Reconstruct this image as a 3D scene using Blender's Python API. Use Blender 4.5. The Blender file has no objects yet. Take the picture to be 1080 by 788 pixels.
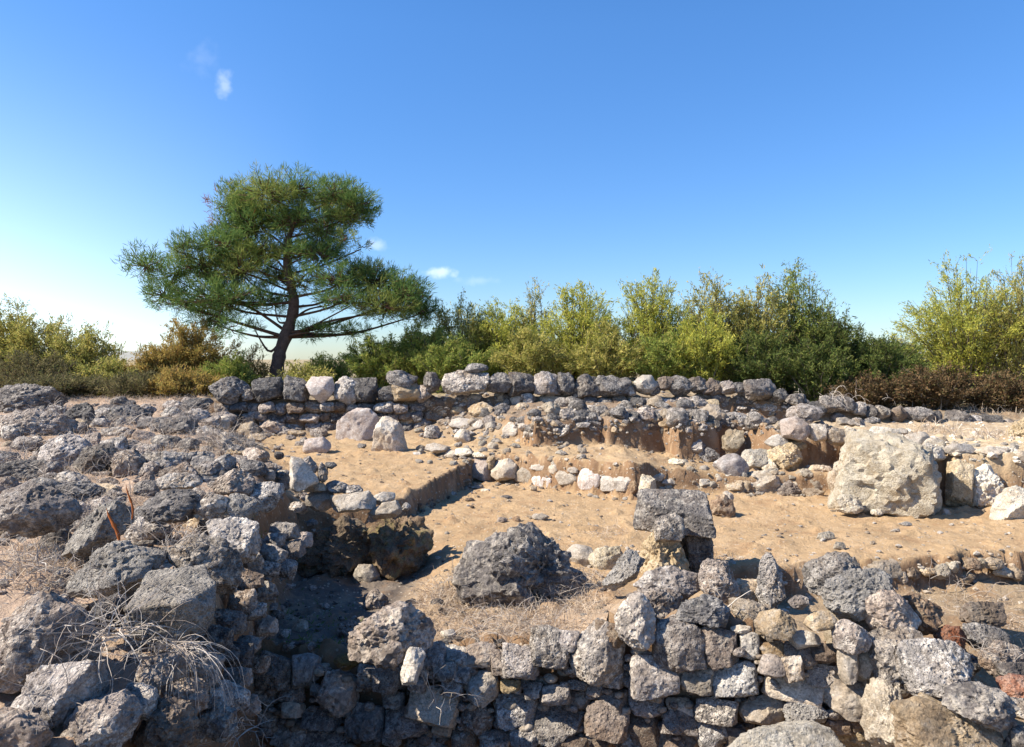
import bpy, bmesh, math, random
import numpy as np
from mathutils import Vector

scene = bpy.context.scene
C = scene.collection
EYE = 1.6          # eye height above the ground the photographer stands on
HOR = 378.0        # row of the horizon
FPX = 800.0        # focal length in pixels of the 1080 wide picture

# ------------------------------------------------------------------ noise
def _hash(ix, iy, iz):
    h = (ix * 374761393 + iy * 668265263 + iz * 2147483647 * 3) & 0xFFFFFFFF
    h = ((h ^ (h >> 13)) * 1274126177) & 0xFFFFFFFF
    h = ((h ^ (h >> 16)) * 2246822519) & 0xFFFFFFFF
    return ((h ^ (h >> 15)) & 0xFFFFFF) / float(0xFFFFFF)

def vnoise(p):
    p = np.asarray(p, float)
    i = np.floor(p).astype(np.int64); f = p - i
    u = f * f * f * (f * (f * 6 - 15) + 10)
    r = 0
    for dx in (0, 1):
        wx = u[:, 0] if dx else 1 - u[:, 0]
        for dy in (0, 1):
            wy = u[:, 1] if dy else 1 - u[:, 1]
            for dz in (0, 1):
                wz = u[:, 2] if dz else 1 - u[:, 2]
                r = r + wx * wy * wz * _hash(i[:, 0] + dx, i[:, 1] + dy, i[:, 2] + dz)
    return r * 2 - 1

def fbm(p, octv=4, gain=.5):
    p = np.asarray(p, float); a = 1; s = 0
    for k in range(octv):
        s = s + a * vnoise(p * (2.03 ** k) + 17.3 * k); a *= gain
    return s

def fbm2(x, y, sc, octv=3, off=0.):
    sh = np.shape(x)
    p = np.stack([np.ravel(x) * sc + off, np.ravel(y) * sc + off * .7, np.full(np.size(x), off + .37)], 1)
    return fbm(p, octv).reshape(sh)

# ------------------------------------------------------------------ terrain height (relative to the eye)
def S(d, w):
    t = np.clip((d / w + 1) / 2, 0, 1)
    return t * t * (3 - 2 * t)

def ip(v, pts):
    a = np.array(pts, float)
    return np.interp(v, a[:, 0], a[:, 1])

T1L = [(-6, 6.3), (-2.5, 6.3), (-1.12, 6.75), (-.98, 7.15), (-.59, 8.7), (-.45, 9.2), (10, 9.2)]
W2L = [(-1.6, 10.2), (-1.2, 9.65), (.05, 9.05), (1.3, 8.06), (1.42, 8.1), (1.55, 8.4), (2.6, 8.4), (3.3, 8.5), (8, 8.5)]
E1L = [(-6, 11.6), (-1.3, 11.4), (-.6, 10.9), (.12, 10.55), (.3, 9.75), (1.2, 9.98), (1.25, 9.78), (2.0, 10.0), (2.08, 9.45), (2.6, 9.62), (2.75, 9.95), (3.1, 10.0), (3.14, 8.95), (4.2, 9.35), (9, 9.35)]
BWL = [(-4.9, 11.7), (-1.5, 11.75), (0, 11.8), (3.2, 11.95), (4.6, 11.7), (7.5, 11.9), (9, 12)]
RPL = [(3.2, 7.6), (3.75, 7.55), (3.86, 8.0), (4.5, 8.0), (4.56, 7.7), (5.3, 7.65), (5.5, 7.5), (9, 7.3)]
FTP = [(-1.6, -1.7), (-1.23, -1.66), (-.46, -1.62), (-.1, -1.56), (.31, -1.5), (.56, -1.42), (.82, -1.36), (1.23, -1.36), (1.59, -1.46), (1.95, -1.45), (3, -1.5)]
LBX = [(1, -1.15), (2.6, -1.22), (3.0, -1.24), (3.5, -1.32), (4.3, -1.48), (5.2, -1.66), (6.3, -1.8), (7.0, -2.3), (9, -3.2), (11, -4.2), (12, -4.9), (13, -5.5)]
LBZ = [(1, -1.3), (2.3, -1.24), (3, -1.16), (4.2, -1.05), (5.2, -.96), (6.5, -.88), (8, -.76), (11, -.68), (14, -.62)]

def terrain(x, y, masks=False):
    x = np.asarray(x, float); y = np.asarray(y, float)
    wb = fbm2(x, y, 1.7, 3, 3.1) * .06
    fine = fbm2(x, y, 5.0, 4, 9.2)
    z = -1.50 + .02 * fbm2(x, y, .9, 2, 5.) + .008 * fine
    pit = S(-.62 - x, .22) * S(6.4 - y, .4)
    z = z + (-1.68 + .03 * fine - z) * pit
    m = S(y - ip(x, T1L) + wb * .5, .05) * S(-.3 - x, .2)
    z = z + (-1.30 + np.clip(y - 7, 0, 5) * .03 + .012 * fine - z) * m
    u = S(y - ip(x, W2L) + wb * .4, .05)
    uz = ip(x, [(-1.2, -1.22), (0, -1.15), (1.3, -1.12), (1.7, -1.2), (2.4, -1.3), (3.3, -1.3), (9, -1.2)])
    z = z + (uz + .015 * fine - z) * u
    e = S(y - ip(x, E1L) + wb * .7, ip(x, [(-2, .5), (-.5, .35), (.2, .07), (9, .07)]))
    ez = ip(x, [(-6, -1.1), (-2, -1.08), (-1, -1.0), (0, -.8), (3, -.82), (3.5, -.98), (9, -1.0)])
    ez = ez + np.clip(y - ip(x, E1L), 0, 1.6) * .07 * S(3.2 - x, .3) + .03 * fine
    z = z + (ez - z) * e
    rp = S(y - ip(x, RPL) + wb * .6, .06) * S(x - ip(y, [(7, 3.3), (7.8, 3.34), (8.3, 3.75), (9.3, 4.1)]) + wb, .05) * S(9.5 - y, .2)
    z = z + (-.98 + .02 * fine - z) * rp
    # mound of earth at the right edge of the platform
    z = z + .3 * np.exp(-((x - 5.3) / .5) ** 2 - ((y - 7.2) / .35) ** 2) * (1 - rp)
    b = S(y - ip(x, BWL) + wb * .5, .07)
    bz = ip(x, [(-5, -.63), (-1.5, -.66), (0, -.6), (3.2, -.62), (3.9, -.64), (4.6, -.77), (7, -.88), (9, -.9)])
    bz = bz + S(y - 12.6, .6) * ip(x, [(-5, -.03), (3, .05), (5, .03), (9, .08)]) + .03 * fine
    z = z + (bz - z) * b
    # lower strip in front of the right hand floor
    fe = S(ip(x, [(1.2, 5.45), (2.5, 5.6), (3.2, 5.75), (5, 6.0), (8, 6.4)]) - y + wb * 1.6 + .06 * fine, .045) * S(x - 1.38, .12)
    z = z + (-1.74 + .03 * fine - z) * fe
    # earth behind the foreground wall
    ft = ip(x, FTP)
    reach = ip(x, [(-1.3, .5), (-.5, .6), (-.1, 1.3), (.5, 1.4), (.9, .9), (2, .7)])
    k = 1 - S(y - (4.2 - .2 * x) - reach * .5, reach * .5)
    z = z + (ft + .03 * fine - z) * k
    # slope under the heap of boulders on the right
    fl = ip(x, [(-2, 4.5), (0, 4.12), (1.85, 3.75), (2.02, 3.6), (2.15, 3.3), (4, 3.1)])
    ramp = S(x - 2.0, .1) * S(4.5 - y, .3)
    z = z + (np.clip(-1.9 + (y - 3.2) * .42, -2.2, -1.42) - z) * ramp
    tr = S(fl - y + wb * .2, .04)
    z = z + (-2.5 - z) * tr
    # left bank
    lx = ip(y, LBX)
    lb = S(lx - x + wb * 1.2, ip(y, [(1, .1), (5, .12), (6.3, .2), (7, .5), (12, .6)])) * S(13.5 - y, 1.5)
    lz = ip(y, LBZ) + .05 * fbm2(x, y, 1.3, 3, 1.7) + .02 * fine
    z = z + (lz - z) * lb
    far = S(y - 16, 3)
    zf = -.45 - np.clip(y - 16, 0, 4000) * .002
    z = z + (zf - z) * far
    near = S(1.2 - y, .3)
    z = z + (-1.6 - z) * near
    sid = S(np.abs(x) - 11, 2)
    z = z + (-1.0 - np.clip(np.abs(x) - 11, 0, 3000) * .002 - z) * sid * (1 - far)
    if masks:
        return z, dict(pit=pit, lb=lb, e=e, b=b, fe=fe, k=k, rp=rp, tr=tr, ramp=ramp, far=far, u=u, m=m, fine=fine)
    return z

def X(px, D): return (px - 540.0) / FPX * D
def Z(py, D): return EYE - (py - HOR) / FPX * D

_GX = np.arange(-11, 12, .04); _GY = np.arange(1, 19, .04)
_GZ = terrain(*np.meshgrid(_GX, _GY))
def tz(x, y):
    """ground height looked up in a grid"""
    u = np.clip((np.asarray(x) + 11) / .04, 0, len(_GX) - 1.001); v = np.clip((np.asarray(y) - 1) / .04, 0, len(_GY) - 1.001)
    i = u.astype(int); j = v.astype(int); u = u - i; v = v - j
    return (_GZ[j, i] * (1 - u) + _GZ[j, i + 1] * u) * (1 - v) + (_GZ[j + 1, i] * (1 - u) + _GZ[j + 1, i + 1] * u) * v

def hit(px, py, d0=1.6, d1=15.0):
    """distance at which the line of sight through a pixel meets the ground"""
    D = np.arange(d0, d1, .015)
    t = tz(X(px, D), D)
    ray = -(py - HOR) / FPX * D
    w = np.nonzero(ray <= t)[0]
    return float(D[w[0]]) if len(w) else d1

# ------------------------------------------------------------------ objects
def tag(o, label=None, cat=None, group=None, kind=None):
    if label: o['label'] = label
    if cat: o['category'] = cat
    if group: o['group'] = group
    if kind: o['kind'] = kind
    return o

def empty(name, loc):
    o = bpy.data.objects.new(name, None); C.objects.link(o)
    o.location = loc; o.empty_display_size = .1
    return o

def mesh_obj(name, verts, faces, mat, loc=(0, 0, 0), parent=None, smooth=True):
    verts = np.asarray(verts, np.float32)
    me = bpy.data.meshes.new(name)
    if isinstance(faces, np.ndarray):
        nf, k = faces.shape
        me.vertices.add(len(verts)); me.vertices.foreach_set('co', verts.ravel())
        me.loops.add(nf * k); me.loops.foreach_set('vertex_index', faces.astype(np.int32).ravel())
        me.polygons.add(nf)
        me.polygons.foreach_set('loop_start', np.arange(0, nf * k, k, dtype=np.int32))
        me.update(calc_edges=True)
    else:
        me.from_pydata(verts.tolist(), [], faces); me.update()
    me.polygons.foreach_set('use_smooth', np.full(len(me.polygons), smooth))
    if mat: me.materials.append(mat)
    o = bpy.data.objects.new(name, me); C.objects.link(o)
    o.location = loc
    if parent: o.parent = parent
    return o

# ------------------------------------------------------------------ materials
def new_mat(name):
    m = bpy.data.materials.new(name); m.use_nodes = True
    nt = m.node_tree; nt.nodes.clear()
    return m, nt, nt.nodes, nt.links

def node(ns, t, **kw):
    n = ns.new(t)
    for k, v in kw.items(): setattr(n, k, v)
    return n

def ramp(ns, stops):
    r = ns.new('ShaderNodeValToRGB')
    e = r.color_ramp.elements
    while len(e) < len(stops): e.new(.5)
    for i, (p, c) in enumerate(stops):
        e[i].position = p
        e[i].color = (c, c, c, 1) if isinstance(c, (int, float)) else (*c, 1)
    return r

def mixc(ns, ls, fac, a, b, mode='MIX'):
    n = ns.new('ShaderNodeMix'); n.data_type = 'RGBA'; n.blend_type = mode
    for s, v in ((n.inputs[0], fac), (n.inputs[6], a), (n.inputs[7], b)):
        if hasattr(v, 'links'): ls.new(v, s)
        elif isinstance(v, (int, float)): s.default_value = v
        else: s.default_value = (*v, 1)
    return n.outputs[2]

def mth(ns, ls, op, a, b=None):
    n = ns.new('ShaderNodeMath'); n.operation = op
    for s, v in ((n.inputs[0], a), (n.inputs[1], b)):
        if v is None: continue
        if hasattr(v, 'links'): ls.new(v, s)
        else: s.default_value = v
    return n.outputs[0]

def noise(ns, ls, vec, sc, det=6, rough=.6):
    n = ns.new('ShaderNodeTexNoise'); n.inputs['Scale'].default_value = sc
    n.inputs['Detail'].default_value = det; n.inputs['Roughness'].default_value = rough
    ls.new(vec, n.inputs['Vector'])
    return n.outputs['Fac']

def voro(ns, ls, vec, sc, feat='F1'):
    n = ns.new('ShaderNodeTexVoronoi'); n.feature = feat; n.inputs['Scale'].default_value = sc
    ls.new(vec, n.inputs['Vector'])
    return n.outputs['Distance'], n.outputs['Color'] if feat == 'F1' else None

def rock_material(name, lo, hi, stain, lichen, pits=.5, lich_amt=.5, bump=.6, scale=1.0):
    m, nt, ns, ls = new_mat(name)
    out = node(ns, 'ShaderNodeOutputMaterial'); bs = node(ns, 'ShaderNodeBsdfPrincipled')
    ls.new(bs.outputs[0], out.inputs[0]); bs.inputs['Roughness'].default_value = .93
    bs.inputs['Specular IOR Level'].default_value = .2
    tc = node(ns, 'ShaderNodeTexCoord'); oi = node(ns, 'ShaderNodeObjectInfo')
    off = node(ns, 'ShaderNodeVectorMath', operation='ADD')
    sc = node(ns, 'ShaderNodeVectorMath', operation='SCALE')
    cmb = node(ns, 'ShaderNodeCombineXYZ')
    for i in range(3): ls.new(oi.outputs['Random'], cmb.inputs[i])
    ls.new(cmb.outputs[0], sc.inputs[0]); sc.inputs['Scale'].default_value = 41.
    vs_ = node(ns, 'ShaderNodeVectorMath', operation='SCALE'); ls.new(tc.outputs['Object'], vs_.inputs[0])
    ls.new(mth(ns, ls, 'ADD', mth(ns, ls, 'MULTIPLY', mth(ns, ls, 'FRACT', mth(ns, ls, 'MULTIPLY', oi.outputs['Random'], 13.7)), .9), .45), vs_.inputs['Scale'])
    ls.new(vs_.outputs[0], off.inputs[0]); ls.new(sc.outputs[0], off.inputs[1])
    v = off.outputs[0]
    n1 = noise(ns, ls, v, 6 * scale, 8, .65)
    base = mixc(ns, ls, ramp_out(ns, ls, n1, .36, .64), lo, hi)
    n2 = noise(ns, ls, v, 3.2 * scale, 5, .6)
    base = mixc(ns, ls, mth(ns, ls, 'MULTIPLY', ramp_out(ns, ls, n2, .52, .68), .75), base, stain)
    n3 = noise(ns, ls, v, 24 * scale, 7, .75)
    n4 = noise(ns, ls, v, 5 * scale, 3, .6)
    lf = mth(ns, ls, 'MULTIPLY', ramp_out(ns, ls, n3, .47, .57), mth(ns, ls, 'MULTIPLY', ramp_out(ns, ls, n4, .36, .56), lich_amt))
    base = mixc(ns, ls, lf, base, lichen)
    # grain: dark and light mineral specks
    vd, vc = voro(ns, ls, v, 150 * scale)
    sep = node(ns, 'ShaderNodeSeparateColor'); ls.new(vc, sep.inputs[0])
    g = mth(ns, ls, 'ADD', mth(ns, ls, 'MULTIPLY', sep.outputs[0], .5), .75)
    gc = node(ns, 'ShaderNodeCombineColor')
    for i in range(3): ls.new(g, gc.inputs[i])
    base = mixc(ns, ls, 1.0, base, gc.outputs[0], 'MULTIPLY')
    hs = node(ns, 'ShaderNodeHueSaturation'); ls.new(base, hs.inputs['Color'])
    ls.new(mth(ns, ls, 'ADD', mth(ns, ls, 'MULTIPLY', oi.outputs['Random'], .5), .62), hs.inputs['Value'])
    ls.new(mth(ns, ls, 'ADD', mth(ns, ls, 'MULTIPLY', mth(ns, ls, 'FRACT', mth(ns, ls, 'MULTIPLY', oi.outputs['Random'], 7.3)), .5), .72), hs.inputs['Saturation'])
    ls.new(hs.outputs[0], bs.inputs['Base Color'])
    # relief: pits of the vesicular stone + grit
    p1, _ = voro(ns, ls, v, 42 * scale); p2, _ = voro(ns, ls, v, 95 * scale)
    h = mth(ns, ls, 'MULTIPLY', ramp_out(ns, ls, p1, .12, .42), pits)
    h = mth(ns, ls, 'ADD', h, mth(ns, ls, 'MULTIPLY', ramp_out(ns, ls, p2, .1, .4), pits * .45))
    h = mth(ns, ls, 'ADD', h, mth(ns, ls, 'MULTIPLY', noise(ns, ls, v, 30 * scale, 8, .75), 1.3))
    h = mth(ns, ls, 'ADD', h, mth(ns, ls, 'MULTIPLY', noise(ns, ls, v, 9 * scale, 4, .6), 1.2))
    b = node(ns, 'ShaderNodeBump'); b.inputs['Strength'].default_value = bump; b.inputs['Distance'].default_value = .022 / scale
    ls.new(h, b.inputs['Height']); ls.new(b.outputs[0], bs.inputs['Normal'])
    return m

def ramp_out(ns, ls, s, a, b):
    n = ns.new('ShaderNodeMapRange'); n.inputs['From Min'].default_value = a; n.inputs['From Max'].default_value = b
    n.clamp = True
    ls.new(s, n.inputs['Value'])
    return n.outputs['Result']

MAT = {
    'g': rock_material('grey_basalt', (.18, .162, .145), (.42, .37, .325), (.32, .245, .175), (.7, .63, .54), .75, .9, 1.0),
    'l': rock_material('light_grey_basalt', (.29, .265, .235), (.5, .455, .4), (.36, .3, .23), (.68, .62, .53), .8, .7, 1.0),
    'd': rock_material('dark_basalt', (.09, .082, .078), (.21, .19, .175), (.18, .14, .11), (.52, .47, .4), .6, .6, 1.0),
    'p': rock_material('purplish_basalt', (.215, .178, .152), (.43, .355, .3), (.31, .215, .145), (.68, .6, .51), .65, .85, 1.0),
    'w': rock_material('pale_limestone', (.33, .275, .21), (.49, .43, .355), (.37, .275, .18), (.6, .55, .47), .2, .5, .55),
    't': rock_material('tan_tuff', (.32, .24, .16), (.52, .41, .28), (.3, .22, .15), (.56, .5, .42), .35, .5, .7),
    'y': rock_material('yellow_mortar', (.34, .26, .16), (.54, .44, .3), (.28, .2, .12), (.6, .53, .42), .35, .4, .8),
    'r': rock_material('red_scoria', (.24, .11, .075), (.38, .2, .13), (.16, .09, .07), (.4, .33, .28), .6, .35, .8),
    'b': rock_material('brown_crusted_stone', (.14, .1, .075), (.28, .2, .14), (.2, .14, .08), (.42, .36, .28), .5, .5, .8),
    'k': rock_material('pinkish_white_stone', (.38, .305, .26), (.51, .435, .375), (.4, .28, .2), (.7, .66, .62), .2, .5, .5),
    'c': rock_material('cream_plaster', (.44, .37, .27), (.66, .59, .46), (.42, .32, .2), (.68, .63, .55), .45, .4, .9),
    'm': rock_material('mossy_earth', (.14, .095, .06), (.29, .2, .125), (.2, .15, .08), (.22, .2, .06), .4, .45, .9),
}

def flat_mat(name, cols, rough=.9, transl=0., sc=8.):
    """leaves, bark, straw: colour varied per loose piece"""
    m, nt, ns, ls = new_mat(name)
    out = node(ns, 'ShaderNodeOutputMaterial')
    ge = node(ns, 'ShaderNodeNewGeometry')
    r = ramp(ns, [(i / (len(cols) - 1), c) for i, c in enumerate(cols)])
    ls.new(ge.outputs['Random Per Island'], r.inputs[0])
    d = node(ns, 'ShaderNodeBsdfDiffuse'); ls.new(r.outputs[0], d.inputs[0])
    if transl:
        t = node(ns, 'ShaderNodeBsdfTranslucent'); ls.new(r.outputs[0], t.inputs[0])
        mx = node(ns, 'ShaderNodeMixShader'); mx.inputs[0].default_value = transl
        ls.new(d.outputs[0], mx.inputs[1]); ls.new(t.outputs[0], mx.inputs[2]); ls.new(mx.outputs[0], out.inputs[0])
    else:
        ls.new(d.outputs[0], out.inputs[0])
    return m

LEAF = {
    'yellow': flat_mat('leaf_yellow_green', [(0.341, 0.377, 0.066), (0.600, 0.546, 0.110), (0.454, 0.442, 0.088), (0.213, 0.273, 0.055), (0.600, 0.585, 0.165)], transl=.45),
    'green': flat_mat('leaf_mid_green', [(0.128, 0.195, 0.044), (0.227, 0.286, 0.066), (0.355, 0.377, 0.088), (0.170, 0.221, 0.055), (0.426, 0.364, 0.110)], transl=.4),
    'olive': flat_mat('leaf_olive', [(0.241, 0.273, 0.066), (0.440, 0.403, 0.110), (0.596, 0.494, 0.165), (0.185, 0.221, 0.055), (0.355, 0.312, 0.099)], transl=.4),
    'dark': flat_mat('leaf_dark_green', [(0.057, 0.091, 0.028), (0.106, 0.143, 0.039), (0.170, 0.182, 0.050), (0.071, 0.091, 0.033)], transl=.3),
    'rust': flat_mat('leaf_rust_olive', [(0.341, 0.260, 0.083), (0.469, 0.325, 0.099), (0.270, 0.234, 0.066), (0.426, 0.260, 0.088), (0.227, 0.221, 0.066)], transl=.4),
    'twig': flat_mat('leaf_dry_brown', [(.13, .11, .06), (.19, .16, .08), (.1, .1, .045), (.24, .2, .1), (.12, .14, .05)], transl=.3),
    'bramble': flat_mat('leaf_bramble_brown', [(.09, .055, .03), (.15, .09, .045), (.07, .06, .03), (.2, .13, .07), (.06, .07, .025)], transl=.25),
}
M_NEEDLE = flat_mat('pine_needles', [(.075, .145, .045), (.115, .2, .06), (.18, .25, .07), (.095, .175, .06)], transl=.4)
M_NEEDLE2 = flat_mat('pine_needles_yellow_green', [(.17, .23, .06), (.24, .29, .075), (.32, .33, .1)], transl=.4)  # brighter yellow-green tone, for variation between clumps
M_DEAD = flat_mat('dead_needles', [(.3, .12, .05), (.22, .1, .05)], transl=.3)
M_BARK = rock_material('pine_bark', (.11, .06, .042), (.2, .12, .085), (.08, .055, .045), (.22, .15, .12), .3, .3, .9)
M_TWIG = flat_mat('shrub_twigs', [(.09, .075, .06), (.16, .13, .1), (.12, .09, .07)])
M_STRAW = flat_mat('dry_grass', [(.46, .36, .25), (.58, .48, .37), (.4, .3, .21), (.64, .57, .48), (.34, .26, .2)], transl=.25)
M_STEM = flat_mat('dry_stems', [(.34, .29, .24), (.5, .45, .39), (.27, .22, .18), (.42, .36, .3)])
M_DOCK = flat_mat('dock_stalk_red', [(.34, .1, .035), (.42, .15, .05)], transl=.2)
M_GREEN = flat_mat('fresh_weed', [(.1, .17, .03), (.16, .24, .05)], transl=.4)

def soil_material():
    m, nt, ns, ls = new_mat('excavated_soil')
    out = node(ns, 'ShaderNodeOutputMaterial'); bs = node(ns, 'ShaderNodeBsdfPrincipled')
    ls.new(bs.outputs[0], out.inputs[0]); bs.inputs['Roughness'].default_value = .97; bs.inputs['Specular IOR Level'].default_value = .1
    at = node(ns, 'ShaderNodeAttribute'); at.attribute_name = 'soil'
    tc = node(ns, 'ShaderNodeTexCoord'); v = tc.outputs['Object']
    a = noise(ns, ls, v, 1.3, 8, .7); b_ = noise(ns, ls, v, 9, 8, .7); c_ = noise(ns, ls, v, 60, 4, .7)
    k = mth(ns, ls, 'ADD', mth(ns, ls, 'MULTIPLY', a, .7), mth(ns, ls, 'MULTIPLY', b_, .6))
    k = mth(ns, ls, 'ADD', k, mth(ns, ls, 'MULTIPLY', c_, .45))
    k = mth(ns, ls, 'ADD', k, .12)
    cc = node(ns, 'ShaderNodeCombineColor')
    for i in range(3): ls.new(k, cc.inputs[i])
    col = mixc(ns, ls, 1., at.outputs['Color'], cc.outputs[0], 'MULTIPLY')
    # pale trampled dust and darker damp soil
    d = ramp_out(ns, ls, noise(ns, ls, v, 2.6, 7, .7), .52, .66)
    col = mixc(ns, ls, mth(ns, ls, 'MULTIPLY', d, .35), col, (.5, .38, .25))
    d2 = ramp_out(ns, ls, noise(ns, ls, v, 3.1, 9, .8), .5, .64)
    col = mixc(ns, ls, mth(ns, ls, 'MULTIPLY', d2, .6), col, (.27, .155, .08))
    # embedded grit
    vd, vc = voro(ns, ls, v, 38)
    sep = node(ns, 'ShaderNodeSeparateColor'); ls.new(vc, sep.inputs[0])
    gr = mth(ns, ls, 'MULTIPLY', mth(ns, ls, 'GREATER_THAN', sep.outputs[0], .82), mth(ns, ls, 'LESS_THAN', vd, .33))
    col = mixc(ns, ls, mth(ns, ls, 'MULTIPLY', gr, .6), col, (.5, .43, .34))
    ls.new(col, bs.inputs['Base Color'])
    h = mth(ns, ls, 'ADD', mth(ns, ls, 'MULTIPLY', b_, 1.3), mth(ns, ls, 'MULTIPLY', c_, .6))
    h = mth(ns, ls, 'ADD', h, mth(ns, ls, 'MULTIPLY', gr, .35))
    h = mth(ns, ls, 'ADD', h, mth(ns, ls, 'MULTIPLY', noise(ns, ls, v, 24, 6, .7), 1.2))
    bp = node(ns, 'ShaderNodeBump'); bp.inputs['Strength'].default_value = .75; bp.inputs['Distance'].default_value = .022
    ls.new(h, bp.inputs['Height']); ls.new(bp.outputs[0], bs.inputs['Normal'])
    return m

# ------------------------------------------------------------------ ground
def geo(a, step, n, lim):
    r = [a]; s = step
    while abs(r[-1]) < lim:
        s *= 1.35; r.append(r[-1] + math.copysign(s, step))
    return r[1:]

def build_ground():
    xs = np.concatenate([np.array(geo(-6.2, -.04, 0, 4000))[::-1], np.arange(-6.2, 8.6, .038), geo(8.6, .04, 0, 4000)])
    ys = np.concatenate([np.array(geo(1.6, -.04, 0, 4000))[::-1], np.arange(1.6, 6.6, .03), np.arange(6.6, 13, .038), geo(13, .05, 0, 4000)])
    gx, gy = np.meshgrid(xs, ys)
    z, mk = terrain(gx, gy, True)
    gzx = np.gradient(z, axis=1) / np.gradient(gx, axis=1); gzy = np.gradient(z, axis=0) / np.gradient(gy, axis=0)
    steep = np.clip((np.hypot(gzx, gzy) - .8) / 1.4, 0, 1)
    core = (gx > -6.5) & (gx < 9) & (gy < 14) & (gy > 1.2)
    # crumbly relief on cut faces and clods on the floors
    jit = fbm2(gx, gy, 9, 3, 2.2)
    zz = z + np.where(core, steep * .05 * jit + .05 * np.maximum(fbm2(gx, gy, 9, 3, 8.) - .3, 0) + .008 * fbm2(gx, gy, 22, 2, 5.5), 0) + EYE
    dx = np.where(core, steep * .02 * fbm2(gx, z * 2 + gy, 11, 3, 6.1), 0)
    dy = np.where(core, steep * .03 * fbm2(gx, z * 2 + gy, 10, 3, 4.4), 0)
    v = np.stack([gx + dx, gy + dy, zz], -1).reshape(-1, 3)
    ny, nx = gx.shape
    i = np.arange(ny * nx).reshape(ny, nx)
    f = np.stack([i[:-1, :-1], i[:-1, 1:], i[1:, 1:], i[1:, :-1]], -1).reshape(-1, 4)
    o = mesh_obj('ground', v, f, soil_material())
    def lay(col, c, m): return col + (np.array(c) - col) * m[..., None]
    col = np.ones(gx.shape + (3,)) * np.array((.41, .283, .16))
    col = lay(col, (.41, .292, .17), mk['u'])
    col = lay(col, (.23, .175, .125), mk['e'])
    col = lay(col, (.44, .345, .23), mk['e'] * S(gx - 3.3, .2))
    col = lay(col, (.56, .44, .28), mk['rp'])
    col = lay(col, (.25, .2, .14), mk['b'])
    col = lay(col, (.3, .225, .145), mk['fe'])
    col = lay(col, (.34, .255, .18), mk['k'])
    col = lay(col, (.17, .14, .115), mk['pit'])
    col = lay(col, (.3, .22, .14), np.maximum(mk['tr'], mk['ramp']))
    col = lay(col, (.40, .295, .215), mk['lb'])
    col = lay(col, (.3, .25, .15), np.maximum(mk['far'], S(gy - 13, .5)))
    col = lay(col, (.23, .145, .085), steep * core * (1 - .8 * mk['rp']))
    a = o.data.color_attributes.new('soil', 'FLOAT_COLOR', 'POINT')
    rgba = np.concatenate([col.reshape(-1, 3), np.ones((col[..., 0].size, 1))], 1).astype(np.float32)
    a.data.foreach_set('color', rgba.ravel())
    tag(o, kind='structure')
    return o
build_ground()

def build_hills():
    n = 240; a = np.linspace(-math.pi * .42, math.pi * .42, n)
    rows = []
    for k, (R, hh) in enumerate([(2300, -30), (2500, 6), (2800, 22), (3200, 8), (3300, -40)]):
        h = hh + (14 * fbm2(a * 9, a * 0, 1.0, 5, 3. + .4 * k) + 4) * (1 if 0 < k < 4 else 0)
        h = -30 + (h + 30) * np.exp(-((a + .47) / .09) ** 2)
        rows.append(np.stack([np.sin(a) * R, np.cos(a) * R, h], 1))
    v = np.concatenate(rows)
    i = np.arange(5 * n).reshape(5, n)
    f = np.stack([i[:-1, :-1], i[:-1, 1:], i[1:, 1:], i[1:, :-1]], -1).reshape(-1, 4)
    m, nt, ns, ls = new_mat('far_scrub_hills')
    out = node(ns, 'ShaderNodeOutputMaterial'); d = node(ns, 'ShaderNodeBsdfDiffuse'); ls.new(d.outputs[0], out.inputs[0])
    tc = node(ns, 'ShaderNodeTexCoord')
    c = mixc(ns, ls, noise(ns, ls, tc.outputs['Object'], .01, 6, .6), (.2, .22, .2), (.4, .38, .34)); ls.new(c, d.inputs[0])
    tag(mesh_obj('hills', v, f, m), kind='structure')
build_hills()

# ------------------------------------------------------------------ rocks
ICO = {}
def ico(level):
    if level not in ICO:
        bm = bmesh.new(); bmesh.ops.create_icosphere(bm, subdivisions=level, radius=1)
        v = np.array([x.co[:] for x in bm.verts]); f = np.array([[a.index for a in t.verts] for t in bm.faces])
        bm.free(); ICO[level] = (v, f)
    return ICO[level]

def hull(pts):
    p = sorted(map(tuple, pts))
    def half(q):
        h = []
        for a in q:
            while len(h) > 1 and (h[-1][0] - h[-2][0]) * (a[1] - h[-2][1]) - (h[-1][1] - h[-2][1]) * (a[0] - h[-2][0]) <= 0: h.pop()
            h.append(a)
        return h
    return np.array(half(p)[:-1] + half(p[::-1])[:-1])

def auto_poly(w, h, ang, style, rng):
    k = {'r': 9, 'b': 8, 'a': 6}[style]; ex = {'r': 2.3, 'b': 5.5, 'a': 2.6}[style]
    t = (np.arange(k) + rng.uniform(-.32, .32, k)) / k * 2 * math.pi + rng.uniform(0, 6.28)
    if style == 'b':
        t = np.sort(np.concatenate([np.array([.6, 2.5, 3.75, 5.65]) + rng.uniform(-.15, .15, 4), rng.uniform(0, 6.28, 3)]))
    c, s = np.cos(t), np.sin(t)
    r = 1 / (np.abs(c) ** ex + np.abs(s) ** ex) ** (1 / ex) * rng.uniform(.86, 1.06, len(t))
    p = hull(np.stack([c * r, s * r], 1))
    lo, hi = p.min(0), p.max(0)
    p = ((p - lo) / (hi - lo) - .5) * np.array([w, h])
    a = math.radians(ang); R = np.array([[math.cos(a), -math.sin(a)], [math.sin(a), math.cos(a)]])
    return p @ R.T

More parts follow.
